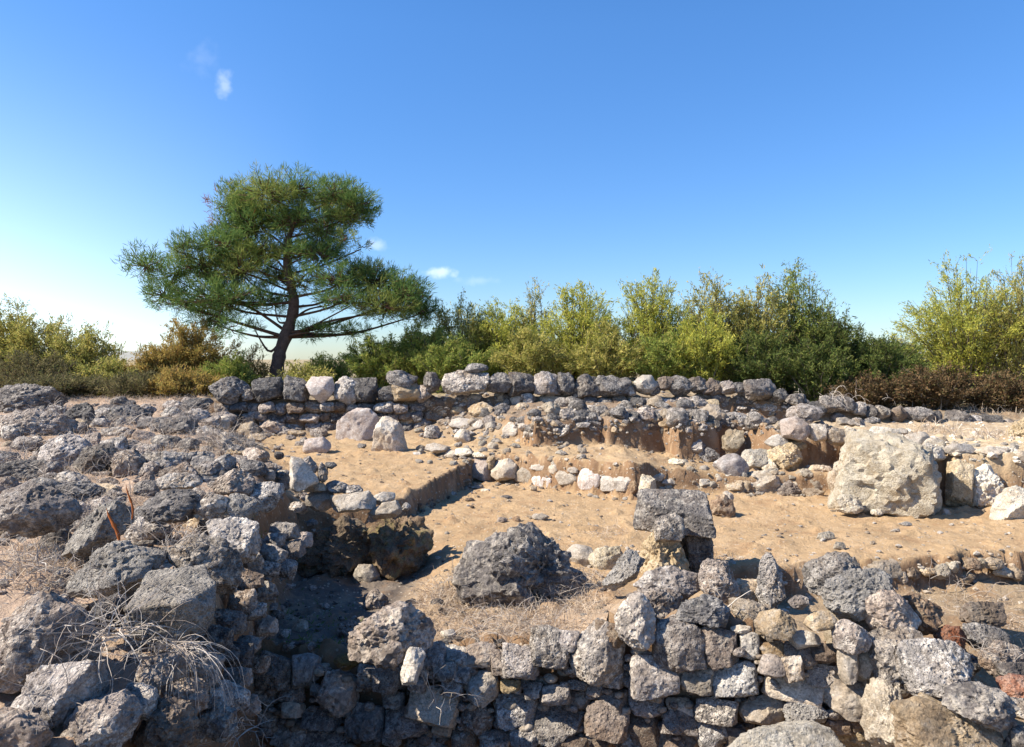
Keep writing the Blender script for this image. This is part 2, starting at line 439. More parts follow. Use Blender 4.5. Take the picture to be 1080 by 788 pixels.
def corner_planes(pts):
    bm = bmesh.new()
    for p in pts: bm.verts.new(p)
    bmesh.ops.convex_hull(bm, input=bm.verts[:]); bm.normal_update()
    N = np.array([f.normal[:] for f in bm.faces]); O = np.array([f.normal.dot(f.verts[0].co) for f in bm.faces]); bm.free()
    if O.mean() < 0: N, O = -N, -O
    return N, np.maximum(O, 1e-3)

def rock_shape(poly, thick, seed, level, rough=.05, soft=14, top=1., chips=8, face=.28, planes=None, pitk=1.):
    rng = np.random.default_rng(seed)
    poly = hull(poly)
    size = poly.max(0) - poly.min(0)
    V, F = ico(level)
    d = V * np.array([max(size[0], .3 * size[1]), thick, max(size[1], .3 * size[0])])
    d /= np.linalg.norm(d, axis=1)[:, None]
    N, O = [], []
    K = len(poly)
    for i in range(K):
        a, b = poly[i], poly[(i + 1) % K]
        e = b - a; L = np.hypot(*e)
        n = np.array([e[1], -e[0]]) / max(L, 1e-9)
        o = max(n @ a, .1 * min(size))
        if n[1] > .35: t1, t2 = rng.uniform(.65, 1.1) * top, rng.uniform(.2, .7)
        else: t1, t2 = rng.uniform(.1, .55), rng.uniform(.1, .6)
        for t in (-t1, t2):
            q = math.sqrt(1 + t * t); N.append((n[0] / q, t / q, n[1] / q)); O.append(o / q)
    for s in (-1, 1):
        for j in range(2):
            v = np.array([rng.normal(0, face), s, rng.normal(.08, face * .9)]); v /= np.linalg.norm(v)
            N.append(v); O.append(thick * .5 * rng.uniform(.82, 1.05))
    N = np.array(N); O = np.array(O)
    if planes is not None: N, O = planes
    nd = np.maximum(d @ N.T, 1e-4)
    r = ((O / nd) ** -soft).sum(1) ** (-1. / soft)
    p = d * r[:, None]
    for j in range(chips):
        n = rng.normal(size=3); n[1] -= .35; n /= np.linalg.norm(n)
        o = (p @ n).max() * rng.uniform(.7, .93)
        r = np.minimum(r, o / np.maximum(d @ n, 1e-4)); p = d * r[:, None]
    ext = p.max(0) - p.min(0)
    r = r * min(1.12, max(1., .5 * (size[0] / ext[0] + size[1] / ext[2])))
    S0 = float(np.sqrt(max(size[0] * size[1], 1e-6)))
    p = d * r[:, None]
    off = rng.uniform(0, 50, 3)
    q = p / S0
    disp = rough * .45 * fbm(q * 2.3 + off, 2) + rough * .6 * fbm(q * 6.0 + off, 4, .62)
    if level >= 4:
        rg = 1 - np.abs(vnoise(q * 11 + off)); pit = np.maximum(vnoise(q * 17 + off) - .15, 0)
        disp += rough * .25 * (rg - .6) - rough * 1.25 * pit * pitk
    if level >= 5:
        pit = np.maximum(vnoise(q * 34 + off + 9) - .2, 0); disp -= rough * .7 * pit * pitk
        disp += rough * .16 * vnoise(q * 50 + off)
    p = p + d * (disp * S0)[:, None]
    return p, F

def block(corners, D, kind, label, group, name='basalt_boulder', cat='boulder', rough=.022, chips=0, soft=90):
    """a squared stone from its corners: (column, row, metres behind D)"""
    P = np.array([(X(a, D + d), D + d, Z(b, D + d)) for a, b, d in corners])
    c = P.mean(0); Q = P - c
    e = Q.max(0) - Q.min(0)
    pl = np.array([(-e[0] / 2, -e[2] / 2), (e[0] / 2, -e[2] / 2), (e[0] / 2, e[2] / 2), (-e[0] / 2, e[2] / 2)])
    v, f = rock_shape(pl, e[1], 5, 6, rough, soft, 1., chips, .1, corner_planes(Q.tolist()))
    base = np.array([0, 0, Q[:, 2].min()])
    o = mesh_obj(name, v - base, f, MAT[kind], tuple(c + base))
    return tag(o, label, cat, group)

ROCKS = []       # (object, px, py, w, h, kind, style)
_seed = [100]
def rock(px=0, py=0, w=0, h=0, ang=0, kind='g', style='a', D=0, poly=None, name='basalt_boulder', cat='boulder',
         label=None, group=None, parent=None, thick=None, rough=None, level=None, top=1., sink=.06, soft=None, chips=None, face=None, yaw=None, pitch=0):
    _seed[0] += 1; seed = _seed[0]
    rng = np.random.default_rng(seed)
    if poly is not None:
        P = np.array(poly, float); lo, hi = P.min(0), P.max(0)
        px, py = (lo + hi) / 2; w, h = hi - lo
        P = np.stack([P[:, 0] - px, -(P[:, 1] - py)], 1)
    else:
        P = auto_poly(w, h, -ang, style, rng)
        w, h = P.max(0) - P.min(0)
    if not D:
        D = hit(px, py + h * .36)
        embed = True
    else: embed = False
    s = D / FPX
    th = (thick if thick else rng.uniform(.75, .95)) * math.sqrt(w * h)
    th = min(th, 1.15 * max(w, h))
    if embed: Dc = D + th * s * .4
    else: Dc = D + th * s * .12
    s = Dc / FPX
    if level is None:
        m = max(w, h)
        level = 5 if m > 40 else 4 if m > 13 else 3
    soft = soft or {'r': 22, 'b': 50, 'a': 45}[style]
    if rough is None: rough = {'d': .06, 'g': .055, 'p': .055, 'w': .04, 't': .06, 'y': .08, 'r': .06, 'b': .075, 'k': .03, 'c': .05, 'm': .12, 'l': .055}[kind]
    v, f = rock_shape(P * s, th * s, seed, level, rough, soft, top, chips if chips is not None else {'r': 8, 'b': 5, 'a': 14}[style], face or {'r': .28, 'b': .13, 'a': .28}[style], None, {'c': .25, 'y': .35, 'm': .3, 't': .5, 'w': .3, 'k': .2, 'l': 1.}.get(kind, .75))
    if yaw is None: yaw = rng.uniform(-28, 28) if poly is None else rng.uniform(-12, 12)
    a = math.radians(-yaw); v = v @ np.array([[math.cos(a), math.sin(a), 0], [-math.sin(a), math.cos(a), 0], [0, 0, 1]])
    if pitch:
        a = math.radians(-pitch); v = v @ np.array([[1, 0, 0], [0, math.cos(a), math.sin(a)], [0, -math.sin(a), math.cos(a)]])
    e = v.max(0) - v.min(0)
    v = v * np.array([np.clip(w * s / e[0], .7, 1.35), 1, np.clip(h * s / e[2], .7, 1.35)])
    loc = np.array([X(px, Dc), Dc, Z(py, Dc)])
    base = np.array([0, 0, -h * s * .5])
    ref = loc + base
    v = v - base
    if parent is not None: pos = tuple(ref - np.array(parent.location))
    else: pos = tuple(ref)
    o = mesh_obj(name, v, f, MAT[kind], pos, parent)
    o.data.set_sharp_from_angle(angle=math.radians(32))
    if parent is None:
        tag(o, label, cat, group)
        ROCKS.append((o, px, py, w, h, kind, style))
    return o

BANK = 'loose boulders on the left rubble bank'
def bank(px, py, w, h, kind='g', style='a', ang=0, label=None, poly=None, **k):
    if poly is None: w, h = w * 1.12, h * 1.1
    return rock(px, py, w, h, ang, kind, style, poly=poly, label=label, group=BANK, **k)

# --- left bank, foreground
block([(131, 642, 0), (157, 602, .27), (214, 595, .3), (228, 616, .18), (226, 640, .12), (190, 637, -.02), (133, 668, .02), (170, 689, .02), (192, 687, .03), (218, 666, .12), (150, 668, .35), (225, 650, .36)], 2.95, 'l', 'large squared grey basalt block with sunlit top, above the hanging dry stems', BANK)
bank(0, 0, 0, 0, 'l', 'b', poly=[(66, 625), (79, 610), (104, 581), (118, 570), (136, 574), (160, 579), (167, 590), (162, 608), (138, 622), (122, 631), (103, 627)], label='slanted grey boulder leaning behind the squared grey block', D=3.35)
bank(0, 0, 0, 0, 'g', 'r', poly=[(176, 572), (201, 565), (220, 562), (245, 574), (255, 590), (253, 605), (242, 628), (226, 622), (185, 605)], label='rounded grey boulder topped with dry grass, behind the squared grey block', D=3.5)
bank(118, 646, 36, 36, 'd', 'a', label='small dark wedge stone squeezed beside the squared grey block', D=3.05)
bank(0, 0, 0, 0, 'p', 'b', chips=2, poly=[(-24, 700), (8, 648), (45, 624), (76, 634), (106, 690), (84, 722), (-18, 726)], label='big purplish boulder at the left edge with rounded sunlit crest', D=2.7)
bank(0, 0, 0, 0, 'p', 'b', chips=2, poly=[(2, 756), (30, 706), (104, 692), (104, 732), (80, 764), (14, 774)], label='dark pitted boulder with pinkish lit left face under the rounded crest', D=2.5)
bank(0, 0, 0, 0, 'p', 'b', poly=[(64, 790), (69, 760), (82, 744), (104, 741), (126, 732), (138, 741), (148, 757), (137, 782), (110, 798)], label='flat-faced purplish stone at the bottom edge below the dry stems', D=2.42)
bank(12, 778, 70, 54, 'p', 'a', label='rough pinkish chunk in the bottom left corner', D=2.3)
bank(98, 731, 32, 20, 'p', 'r', label='small rounded stone behind the flat-faced purplish stone at the bottom', D=2.6)
bank(176, 768, 60, 60, 'b', 'a', label='brown stone under the hanging stems near the bottom edge', D=2.6)
bank(0, 0, 0, 0, 'g', 'b', poly=[(216, 550), (230, 546), (252, 546), (272, 549), (275, 575), (266, 595), (248, 590), (222, 565)], label='grey block with steep right side on the edge over the shaded pit', D=4.0)
bank(0, 0, 0, 0, 'l', 'b', poly=[(240, 523), (250, 519), (274, 531), (275, 537), (257, 553), (245, 548)], label='pale slanted slab resting on the block at the pit edge', D=4.25)
bank(0, 0, 0, 0, 'g', 'a', poly=[(203, 532), (216, 522), (240, 521), (238, 537), (232, 548), (220, 549), (206, 541)], label='grey faceted stone left of the pale slanted slab', D=4.2)
bank(0, 0, 0, 0, 'g', 'r', poly=[(262, 513), (281, 509), (297, 511), (301, 520), (296, 530), (281, 541), (268, 528)], label='smooth rounded slab hanging over the shaded pit', D=4.75)
bank(0, 0, 0, 0, 'd', 'a', poly=[(150, 540), (160, 526), (173, 517), (203, 514), (212, 520), (205, 536), (194, 550), (162, 550)], label='broad dark boulder right of the red dock stalks', D=4.2)
bank(189, 508, 40, 17, 'g', 'r', label='low grey stone lying on the broad dark boulder', D=4.5)
bank(0, 0, 0, 0, 'p', 'a', poly=[(218, 519), (228, 508), (240, 496), (253, 493), (265, 506), (263, 521), (240, 523)], label='purplish lumpy boulder behind the pale slanted slab', D=4.7)
for a in [(235, 492, 22, 24, 'g', 'a'), (267, 495, 30, 18, 'd', 'a'), (294, 506, 28, 22, 'g', 'b'), (222, 497, 24, 20, 'p', 'r'), (281, 502, 16, 12, 'w', 'a'), (250, 485, 24, 10, 'p', 'r')]: bank(*a)
bank(0, 0, 0, 0, 'w', 'b', poly=[(306, 481), (317, 482), (321, 498), (335, 503), (336, 509), (313, 520), (306, 515)], label='pale upright slab-like stone at the rear edge of the shaded pit', D=5.6)
bank(0, 0, 0, 0, 'g', 'b', poly=[(317, 483), (327, 481), (335, 492), (333, 500), (320, 499)], label='grey tile-like slab leaning on the pale upright slab over the pit', D=5.75)
for a in [(340, 498, 12, 22, 'g', 'b'), (350, 491, 13, 8, 'd', 'a'), (328, 514, 32, 12, 'w', 'a'), (339, 528, 32, 24, 'w', 'a'), (356, 514, 28, 14, 'g', 'a'), (404, 525, 26, 15, 'w', 'r'), (316, 536, 22, 14, 'g', 'a'), (428, 535, 10, 10, 'g', 'a'), (372, 516, 22, 10, 'g', 'a')]: rock(*a[:4], 0, a[4], a[5], D=5.75, group='flat stones along the front of the left terrace', name='rubble_stone', cat='stone')
rock(poly=[(344, 535), (352, 523), (385, 518), (395, 526), (392, 537), (352, 542)], kind='w', style='b', D=5.6, label='broad flat whitish slab lying on top of the mossy earth lumps', group='flat stones along the front of the left terrace', name='limestone_slab', cat='stone')
rock(poly=[(390, 541), (398, 532), (420, 528), (426, 534), (414, 547), (396, 549)], kind='w', style='a', D=5.6, label='whitish angular slab right of the broad flat slab over the moss', group='flat stones along the front of the left terrace', name='limestone_slab', cat='stone')
rock(poly=[(314, 572), (324, 553), (345, 545), (372, 543), (395, 552), (405, 570), (408, 608), (318, 610)], kind='m', style='r', D=5.95, label='left mossy earth lump, dark and hollow, under the flat slabs', name='mossy_earth_lump', cat='earth lump', group='mossy earth lumps at the pit', soft=14, thick=.8)
rock(poly=[(384, 562), (408, 548), (440, 540), (454, 548), (457, 575), (450, 604), (392, 608), (386, 590)], kind='m', style='r', D=5.9, label='right mossy earth lump with rounded sunlit right side', name='mossy_earth_lump', cat='earth lump', group='mossy earth lumps at the pit', soft=14, thick=.8)
# --- left bank, middle and far
bank(0, 0, 0, 0, 'l', 'r', poly=[(72, 590), (75, 561), (88, 550), (110, 533), (131, 522), (139, 536), (137, 566), (110, 575), (94, 588)], label='long pale grey boulder behind the red dock stalks', D=3.85)
bank(0, 0, 0, 0, 'p', 'r', poly=[(-6, 530), (9, 512), (24, 505), (47, 512), (52, 522), (79, 528), (82, 544), (63, 558), (39, 566), (10, 566), (-8, 555)], label='huge pinkish pitted boulder at the left edge above the soil patch', D=3.95)
for a in [(155, 562, 42, 30, 'p', 'a'), (150, 551, 26, 18, 'd', 'a'), (7, 559, 24, 20, 'b', 'a'), (61, 572, 30, 30, 'd', 'a'), (42, 606, 32, 14, 'd', 'r'), (88, 520, 50, 26, 'd', 'a'), (80, 541, 22, 20, 'p', 'a'), (24, 498, 54, 24, 'd', 'a'), (5, 484, 26, 18, 'd', 'a'), (52, 499, 24, 24, 'p', 'a'),
          (103, 486, 44, 36, 'd', 'a'), (134, 490, 32, 32, 'p', 'b'), (142, 474, 44, 13, 'p', 'b'), (157, 506, 14, 18, 'b', 'a'), (165, 487, 32, 20, 'g', 'r'), (189, 484, 16, 13, 'w', 'r'), (204, 484, 17, 16, 'd', 'r'), (189, 498, 38, 15, 'b', 'r'), (155, 475, 24, 12, 'p', 'b'), (177, 468, 32, 17, 'd', 'a'), (198, 471, 22, 15, 'd', 'a'),
          (187, 449, 34, 20, 'd', 'b'), (206, 440, 24, 17, 'p', 'a'), (181, 437, 22, 15, 'g', 'a'), (160, 447, 26, 14, 'd', 'a'), (85, 438, 38, 28, 'd', 'a'), (83, 452, 16, 12, 'p', 'a'), (104, 447, 20, 11, 'g', 'a'), (120, 456, 26, 12, 'g', 'a'), (150, 460, 22, 11, 'p', 'a'), (222, 447, 18, 12, 'p', 'a'), (215, 455, 18, 12, 'g', 'a'), (28, 470, 28, 18, 'p', 'a'), (112, 510, 24, 14, 'p', 'a'), (172, 510, 18, 12, 'g', 'a')]:
    bank(*a, name='basalt_boulder' if a[2] > 24 else 'rubble_stone', cat='boulder' if a[2] > 24 else 'stone')
bank(0, 0, 0, 0, 'p', 'r', poly=[(40, 490), (48, 466), (70, 456), (90, 466), (95, 486), (76, 498), (48, 500)], label='rounded greyish pink boulder below the long low pinkish boulder')
bank(0, 0, 0, 0, 'p', 'r', poly=[(-14, 442), (15, 434), (40, 430), (60, 436), (80, 447), (77, 460), (40, 466), (-14, 464)], label='long low pinkish boulder in front of the far-left dark boulder')
bank(0, 0, 0, 0, 'd', 'r', poly=[(-15, 412), (9, 407), (33, 403), (55, 408), (66, 418), (63, 432), (40, 440), (-15, 440)], label='big dark boulder far left, standing against the shrubs')
bank(0, 0, 0, 0, 'd', 'a', poly=[(106, 446), (110, 432), (125, 425), (146, 429), (159, 434), (156, 443), (130, 450)], label='dark jagged boulder at the far end of the bank, against the shrubs')

rf = random.Random(5)
nf = 0
while nf < 85:
    px, py = rf.uniform(-10, 330), rf.uniform(428, 560)
    D = hit(px, py)
    if D > 12.5 or X(px, D) > ip(D, LBX) - .05: continue
    w = rf.uniform(.1, .26) * FPX / D
    rock(px, py, w, w * rf.uniform(.5, .85), rf.uniform(-15, 15), rf.choice('gdpgdpgt'), rf.choice('aaab'), name='rubble_stone', cat='stone', group='small stones in the jumble of the left bank', label='small stone in the jumbled grey rubble of the left bank')
    nf += 1

for i in range(24):
    px, py = rf.uniform(95, 238), rf.uniform(424, 446)
    w = rf.uniform(14, 30)
    rock(px, py, w, w * rf.uniform(.45, .7), rf.uniform(-12, 12), rf.choice('gdpdp'), 'a', name='rubble_stone', cat='stone', group='small stones in the jumble of the left bank', label='small stone in the jumbled grey rubble of the left bank')

# --- pit
PIT = 'loose stones lying in the shaded pit'
rock(poly=[(370, 614), (378, 595), (391, 594), (400, 603), (394, 618)], kind='w', style='a', label='whitish stone half lit at the foot of the mossy lumps', group=PIT, name='limestone_lump', cat='stone')
rock(316, 661, 19, 16, 0, 'w', 'r', label='small pale stone lying alone in the shaded pit', group=PIT, name='limestone_lump', cat='stone')
rock(396, 634, 28, 27, 0, 'p', 'a', label='pinkish rough stone just beyond the round knobbly boulder', group=PIT, name='rubble_stone', cat='stone')
rock(poly=[(360, 678), (374, 670), (396, 650), (411, 637), (430, 635), (446, 648), (456, 663), (450, 683), (428, 696), (418, 704), (400, 702)], kind='p', style='r', D=3.95, label='round knobbly purplish boulder on the left part of the front wall', rough=.08, group='boulders on top of the front wall')
rock(poly=[(419, 719), (424, 707), (432, 685), (443, 683), (447, 694), (438, 719), (427, 726)], kind='w', style='a', D=3.8, label='whitish upright stone wedged under the round knobbly boulder', group='boulders on top of the front wall', name='limestone_lump', cat='stone')
for a in [(367, 664, 26, 20, 'p', 'a'), (295, 685, 18, 10, 'g', 'r'), (473, 670, 18, 14, 'w', 'r'), (472, 698, 50, 28, 'd', 'a'), (462, 637, 16, 13, 'd', 'a'), (342, 640, 12, 9, 'd', 'a'), (290, 650, 20, 14, 'd', 'a')]:
    rock(*a[:4], 0, a[4], a[5], group=PIT, name='rubble_stone', cat='stone')

# --- front wall: stones set in earth (parts of one wall)
fw = empty('rubble_wall', (0, 4.1, EYE - 2.5))
tag(fw, 'foreground rubble wall of small grey and brown stones set in earth', 'wall', 'dry rubble walls of the ruin')
def wst(par, D, ox, oy, sc, lst, jit=.05):
    for (cx, cy, w, h, kind, *r) in lst:
        if kind == 'd': kind = 'gpbtg'[(cx + cy) % 5]
        elif kind == 'g' and (cx + cy) % 4 == 0: kind = 'l'
        st = r[0] if r else 'b'; an = r[1] if len(r) > 1 else random.Random(cx * 7 + cy).uniform(-7, 7)
        rock(ox + cx / sc, oy + cy / sc, w / sc * 1.1, h / sc * 1.1, an, kind, st, D=fwD(ox + cx / sc) + D + random.Random(cx + cy * 3).uniform(-jit, jit), yaw=12 + random.Random(cx + cy).uniform(-9, 9), chips=1 if st == 'b' else None, face=.12, rough=.036,
             name='stone', parent=par, level=5 if w / sc > 34 else 4, thick=.9)
T = 3.1786
def fwD(px): return 4.05 - .2 * X(px, 4.0)
wst(fw, -.02, 270, 540, T, [(60, 535, 130, 115, 'g'), (165, 530, 90, 105, 'g'), (35, 615, 75, 58, 'd'), (122, 610, 82, 62, 'p'), (205, 600, 42, 45, 'g'), (277, 600, 130, 135, 'p', 'a'), (370, 545, 58, 68, 'g'), (435, 565, 92, 85, 'p'), (460, 630, 74, 54, 'g'),
    (118, 665, 66, 52, 'd'), (40, 692, 62, 52, 'g'), (220, 690, 124, 68, 'p'), (365, 700, 128, 115, 'g'), (122, 742, 135, 92, 'g'), (245, 765, 145, 82, 'g'), (505, 702, 145, 95, 'p'), (597, 645, 162, 122, 't', 'b', 12), (690, 540, 62, 64, 'g'), (762, 590, 104, 112, 'g', 'r'), (737, 675, 114, 112, 'p', 'r'),
    (862, 665, 114, 104, 'g'), (845, 505, 112, 84, 'p'), (852, 585, 64, 42, 'y'), (626, 722, 62, 54, 'd'), (700, 752, 84, 74, 'd'), (802, 762, 102, 64, 'p'), (602, 772, 64, 54, 'd'), (457, 757, 62, 54, 'd'), (385, 787, 64, 44, 'd'), (545, 785, 80, 44, 'd'), (520, 508, 70, 60, 'd'), (575, 520, 80, 66, 'd'), (640, 535, 80, 60, 'd'), (660, 590, 70, 60, 'p'), (540, 575, 60, 50, 'd'), (300, 500, 90, 50, 'm', 'a'), (380, 495, 70, 44, 'm', 'a'), (690, 500, 80, 56, 'p', 'a')])
wst(fw, -.02, 540, 540, T, [(130, 455, 132, 125, 'g'), (285, 480, 182, 192, 'g', 'a'), (28, 505, 122, 110, 'p'), (15, 588, 36, 34, 'p'), (70, 600, 62, 52, 'g'), (145, 612, 92, 62, 'g'), (225, 632, 72, 64, 'd'), (218, 580, 64, 34, 'p'), (275, 597, 54, 38, 'p'), (340, 627, 104, 72, 'p'),
    (337, 552, 74, 62, 'd'), (160, 705, 162, 145, 'g'), (38, 668, 92, 112, 'g'), (40, 757, 92, 56, 'g'), (320, 697, 135, 112, 'p'), (300, 765, 74, 54, 'b'), (450, 637, 118, 74, 'p'), (475, 545, 164, 132, 'p'), (555, 442, 172, 152, 'p', 'a'), (615, 557, 104, 88, 'g'), (690, 447, 118, 132, 'b'),
    (742, 562, 144, 104, 'g', 'b', -8), (796, 452, 68, 88, 'g'), (565, 647, 92, 50, 'w'), (685, 662, 132, 74, 'g'), (570, 707, 128, 84, 'p'), (445, 727, 94, 122, 'd', 'b', -15), (390, 768, 92, 54, 'g'), (545, 765, 132, 54, 'b'), (672, 742, 104, 94, 'g', 'r'), (840, 667, 152, 98, 't', 'a'), (205, 772, 90, 40, 'd'), (760, 755, 80, 70, 'b')])
wst(fw, -.04, 800, 540, T, [(50, 462, 72, 62, 'b', 'r'), (48, 516, 88, 68, 'p', 'r'), (115, 527, 60, 84, 'g'), (135, 472, 112, 62, 'b', 'a', 20), (215, 472, 88, 64, 'd'), (155, 427, 98, 52, 'w', 'a'), (215, 547, 122, 66, 'g', 'r', 6), (115, 590, 172, 78, 't', 'b', 8), (290, 615, 172, 118, 't', 'b', 18),
    (155, 677, 132, 88, 'g', 'r'), (260, 702, 104, 84, 'b'), (300, 512, 64, 112, 't'), (312, 415, 112, 104, 'p', 'r'), (60, 377, 122, 92, 't', 'r'), (140, 302, 64, 44, 'p', 'r'), (352, 512, 64, 104, 'y', 'a'), (205, 365, 100, 60, 't', 'r'), (345, 690, 110, 120, 'b', 'a')])
wst(fw, .02, 0, 0, 1., [(452, 690, 36, 26, 'p'), (482, 694, 32, 26, 'g'), (508, 690, 30, 24, 'b'), (436, 706, 30, 22, 'g'), (600, 676, 24, 20, 'p'), (642, 668, 26, 26, 'b'), (700, 690, 24, 24, 't')])
rng0 = random.Random(4)
# loose filling of little stones in the joints: one part
def filler(name, n, box, D, par, szpx, kinds='gdp', jit=.06, top=None):
    vs, fs, c = [], [], 0
    V, F = ico(2)
    for i in range(n):
        px = rng0.uniform(box[0], box[2]); py = rng0.uniform(box[1], box[3])
        if top: py = max(py, top(px) + rng0.uniform(2, 20))
        d = (D(px) if callable(D) else D) + rng0.uniform(-jit, jit)
        s = rng0.uniform(*szpx) * d / FPX / 2
        q = V * (1 + .25 * fbm(V * 1.3 + i * 3.3, 2)[:, None]) * np.array([s * rng0.uniform(.9, 1.5), s, s * rng0.uniform(.6, 1)])
        vs.append(q + np.array([X(px, d), d, Z(py, d)]) - np.array(par.location if par else (0, 0, 0))); fs.append(F + c); c += len(V)
    return mesh_obj(name, np.concatenate(vs), np.concatenate(fs), MAT[kinds], (0, 0, 0), par)
fwtop = lambda px: np.interp(px, [240, 400, 520, 600, 700, 820, 920], [690, 705, 690, 660, 655, 650, 680])
tag(filler('joint_rubble', 300, (245, 680, 905, 792), lambda p: fwD(p) + .02, fw, (6, 13), 'p', top=fwtop), kind='stuff')
tag(filler('joint_rubble', 300, (245, 680, 905, 792), lambda p: fwD(p) + .02, fw, (6, 12), 't', top=fwtop), kind='stuff')

# --- boulders on and behind the front wall
TOP = 'boulders on top of the front wall'
def topb(poly, kind, style, D, label, **k): return rock(poly=poly, kind=kind, style=style, D=D, label=label, group=TOP, **k)
topb([(648, 666), (650, 645), (664, 629), (681, 627), (692, 647), (690, 674), (676, 687), (659, 681)], 'g', 'r', 3.85, 'rounded two-tone boulder on the wall, left of the long porous stone')
topb([(713, 654), (718, 631), (731, 626), (762, 627), (770, 641), (772, 658), (762, 662), (735, 658)], 'd', 'b', 3.9, 'long dark porous stone lying like a lintel on the front wall', rough=.075)
topb([(664, 625), (681, 604), (701, 597), (717, 597), (734, 607), (741, 622), (718, 634), (689, 634)], 'p', 'r', 4.2, 'smooth purplish dome-shaped boulder behind the long porous stone')
topb([(658, 630), (690, 619), (717, 622), (720, 648), (706, 664), (690, 660)], 'p', 'a', 4.05, 'rough tan-grey mass between dome boulder and wall stones', rough=.09)
rock(914, 700, 44, 70, 0, 't', 'a', D=3.75, label='tan crumbling lump between wall end and right heap', group=TOP)
rock(905, 772, 52, 60, 0, 'y', 'a', D=3.72, label='yellow mortar lump at the lower right end of the front wall', group=TOP)
topb([(636, 614), (647, 600), (660, 581), (675, 578), (681, 587), (669, 609), (650, 623), (637, 621)], 'l', 'b', 4.5, 'smooth grey flat slab leaning left of the plaster pillar foot')
topb([(736, 610), (745, 594), (756, 590), (771, 594), (781, 615), (779, 632), (762, 636), (742, 624)], 'p', 'r', 4.15, 'rounded pinkish grey stone with the bare branched weed in front')
topb([(798, 625), (802, 597), (808, 582), (815, 585), (824, 605), (827, 630), (823, 645), (802, 643)], 'g', 'a', 4.1, 'pointed upright grey stone behind the front wall')
topb([(768, 632), (790, 640), (826, 646), (838, 655), (836, 671), (820, 678), (788, 668), (774, 652)], 't', 'r', 3.95, 'tan crusty stone on the wall below the pointed upright stone')
rock(789, 629, 42, 36, 0, 't', 'a', D=4.2, label='crumbly tan lump filling the gap left of the pointed stone', group=TOP)
rock(781, 664, 22, 9, 4, 'w', 'a', D=3.85, label='white flat chip under the tan crusty stone', group=TOP, name='limestone_lump', cat='stone')
rock(612, 588, 38, 28, 0, 'w', 'a', label='whitish lump right of the craggy dark slab', group=TOP, name='limestone_lump', cat='stone')
rock(641, 590, 42, 28, 0, 'c', 'r', label='cream crumbly lump between whitish lump and grey flat slab', group=TOP, name='limestone_lump', cat='stone')
topb([(477, 600), (490, 574), (538, 562), (566, 640), (490, 636)], 'd', 'b', 4.75, 'low dark flat-faced slab leaning against the craggy dark rock in the grass mound', thick=.5, chips=2, top=1., pitch=25, yaw=20, face=.06)
topb([(520, 568), (536, 557), (556, 554), (574, 573), (600, 597), (624, 618), (620, 642), (556, 642), (526, 610)], 'd', 'a', 4.7, 'craggy dark rock jutting out of the dry grass mound', rough=.13, thick=.7)
rock(poly=[(762, 792), (790, 773), (850, 765), (885, 773), (894, 800), (765, 806)], kind='c', style='b', D=3.35, label='pale plaster slab at the bottom edge in front of the wall', name='plaster_slab', cat='slab')

# --- heap of boulders on the right
HEAP = 'boulders piled in the right foreground heap'
def heap(poly, kind, style, D, label, **k): return rock(poly=poly, kind=kind, style=style, D=D, label=label, group=HEAP, **k)
heap([(869, 627), (875, 611), (900, 600), (928, 599), (943, 614), (932, 624), (914, 636), (906, 657), (889, 652), (872, 641)], 'l', 'b', 3.8, 'light grey porous boulder crowning the left of the right heap')
heap([(851, 620), (856, 592), (875, 583), (892, 583), (907, 595), (912, 604), (896, 625), (862, 628)], 'g', 'r', 4.1, 'rounded tan-grey boulder behind the light grey porous boulder')
rock(935, 602, 33, 24, 0, 't', 'a', D=4.35, label='small tan-topped stone behind the light grey porous boulder', group=HEAP, name='rubble_stone', cat='stone')
heap([(907, 652), (917, 631), (930, 621), (948, 625), (967, 650), (970, 666), (931, 668), (913, 664)], 'p', 'r', 3.7, 'brownish grey rounded boulder in the middle of the right heap')
heap([(943, 627), (958, 622), (981, 634), (993, 648), (987, 663), (975, 668), (955, 655)], 'b', 'a', 3.85, 'rough brown boulder left of the orange-red stone')
heap([(909, 655), (925, 662), (958, 664), (981, 676), (976, 690), (956, 706), (955, 726), (941, 732), (923, 706)], 'g', 'r', 3.6, 'broad grey boulder below the brownish grey boulder of the heap')
heap([(949, 690), (966, 679), (992, 677), (1014, 685), (1026, 706), (1000, 716), (981, 735), (966, 738), (952, 716)], 'g', 'r', 3.4, 'round pitted grey boulder in the centre of the right heap')
heap([(994, 747), (1008, 728), (1030, 718), (1051, 723), (1070, 750), (1067, 763), (1041, 767), (1000, 755)], 'd', 'a', 3.15, 'dark cap-like boulder lying on the pale plaster mass')
rock(1008, 720, 24, 24, 0, 'd', 'r', D=3.35, label='small dark round stone beside the dark cap-like boulder', group=HEAP, name='rubble_stone', cat='stone')
heap([(985, 665), (998, 659), (1012, 660), (1020, 672), (1010, 686), (989, 682)], 'r', 'b', 3.75, 'orange-red porous stone in the right heap')
rock(1038, 672, 44, 30, 0, 'd', 'a', D=3.8, label='dark stone right of the orange-red stone', group=HEAP)
rock(1036, 647, 48, 28, 0, 'b', 'b', D=4.05, label='flat-topped grey brown block behind the dark stone of the heap', group=HEAP)
rock(1056, 696, 54, 38, 0, 'p', 'r', D=3.6, label='rounded brown-stained boulder near the right edge of the heap', group=HEAP)
rock(1072, 708, 44, 20, 0, 'd', 'b', D=3.5, label='flat dark stone under the brown-stained boulder at the right edge', group=HEAP)
rock(1075, 726, 44, 28, 0, 'r', 'a', D=3.4, label='reddish brown stone at the right edge of the heap', group=HEAP)
heap([(944, 742), (969, 735), (1000, 748), (1062, 762), (1066, 800), (950, 802)], 't', 'b', 3.15, 'pale plaster mass under the dark cap-like boulder', rough=.07)
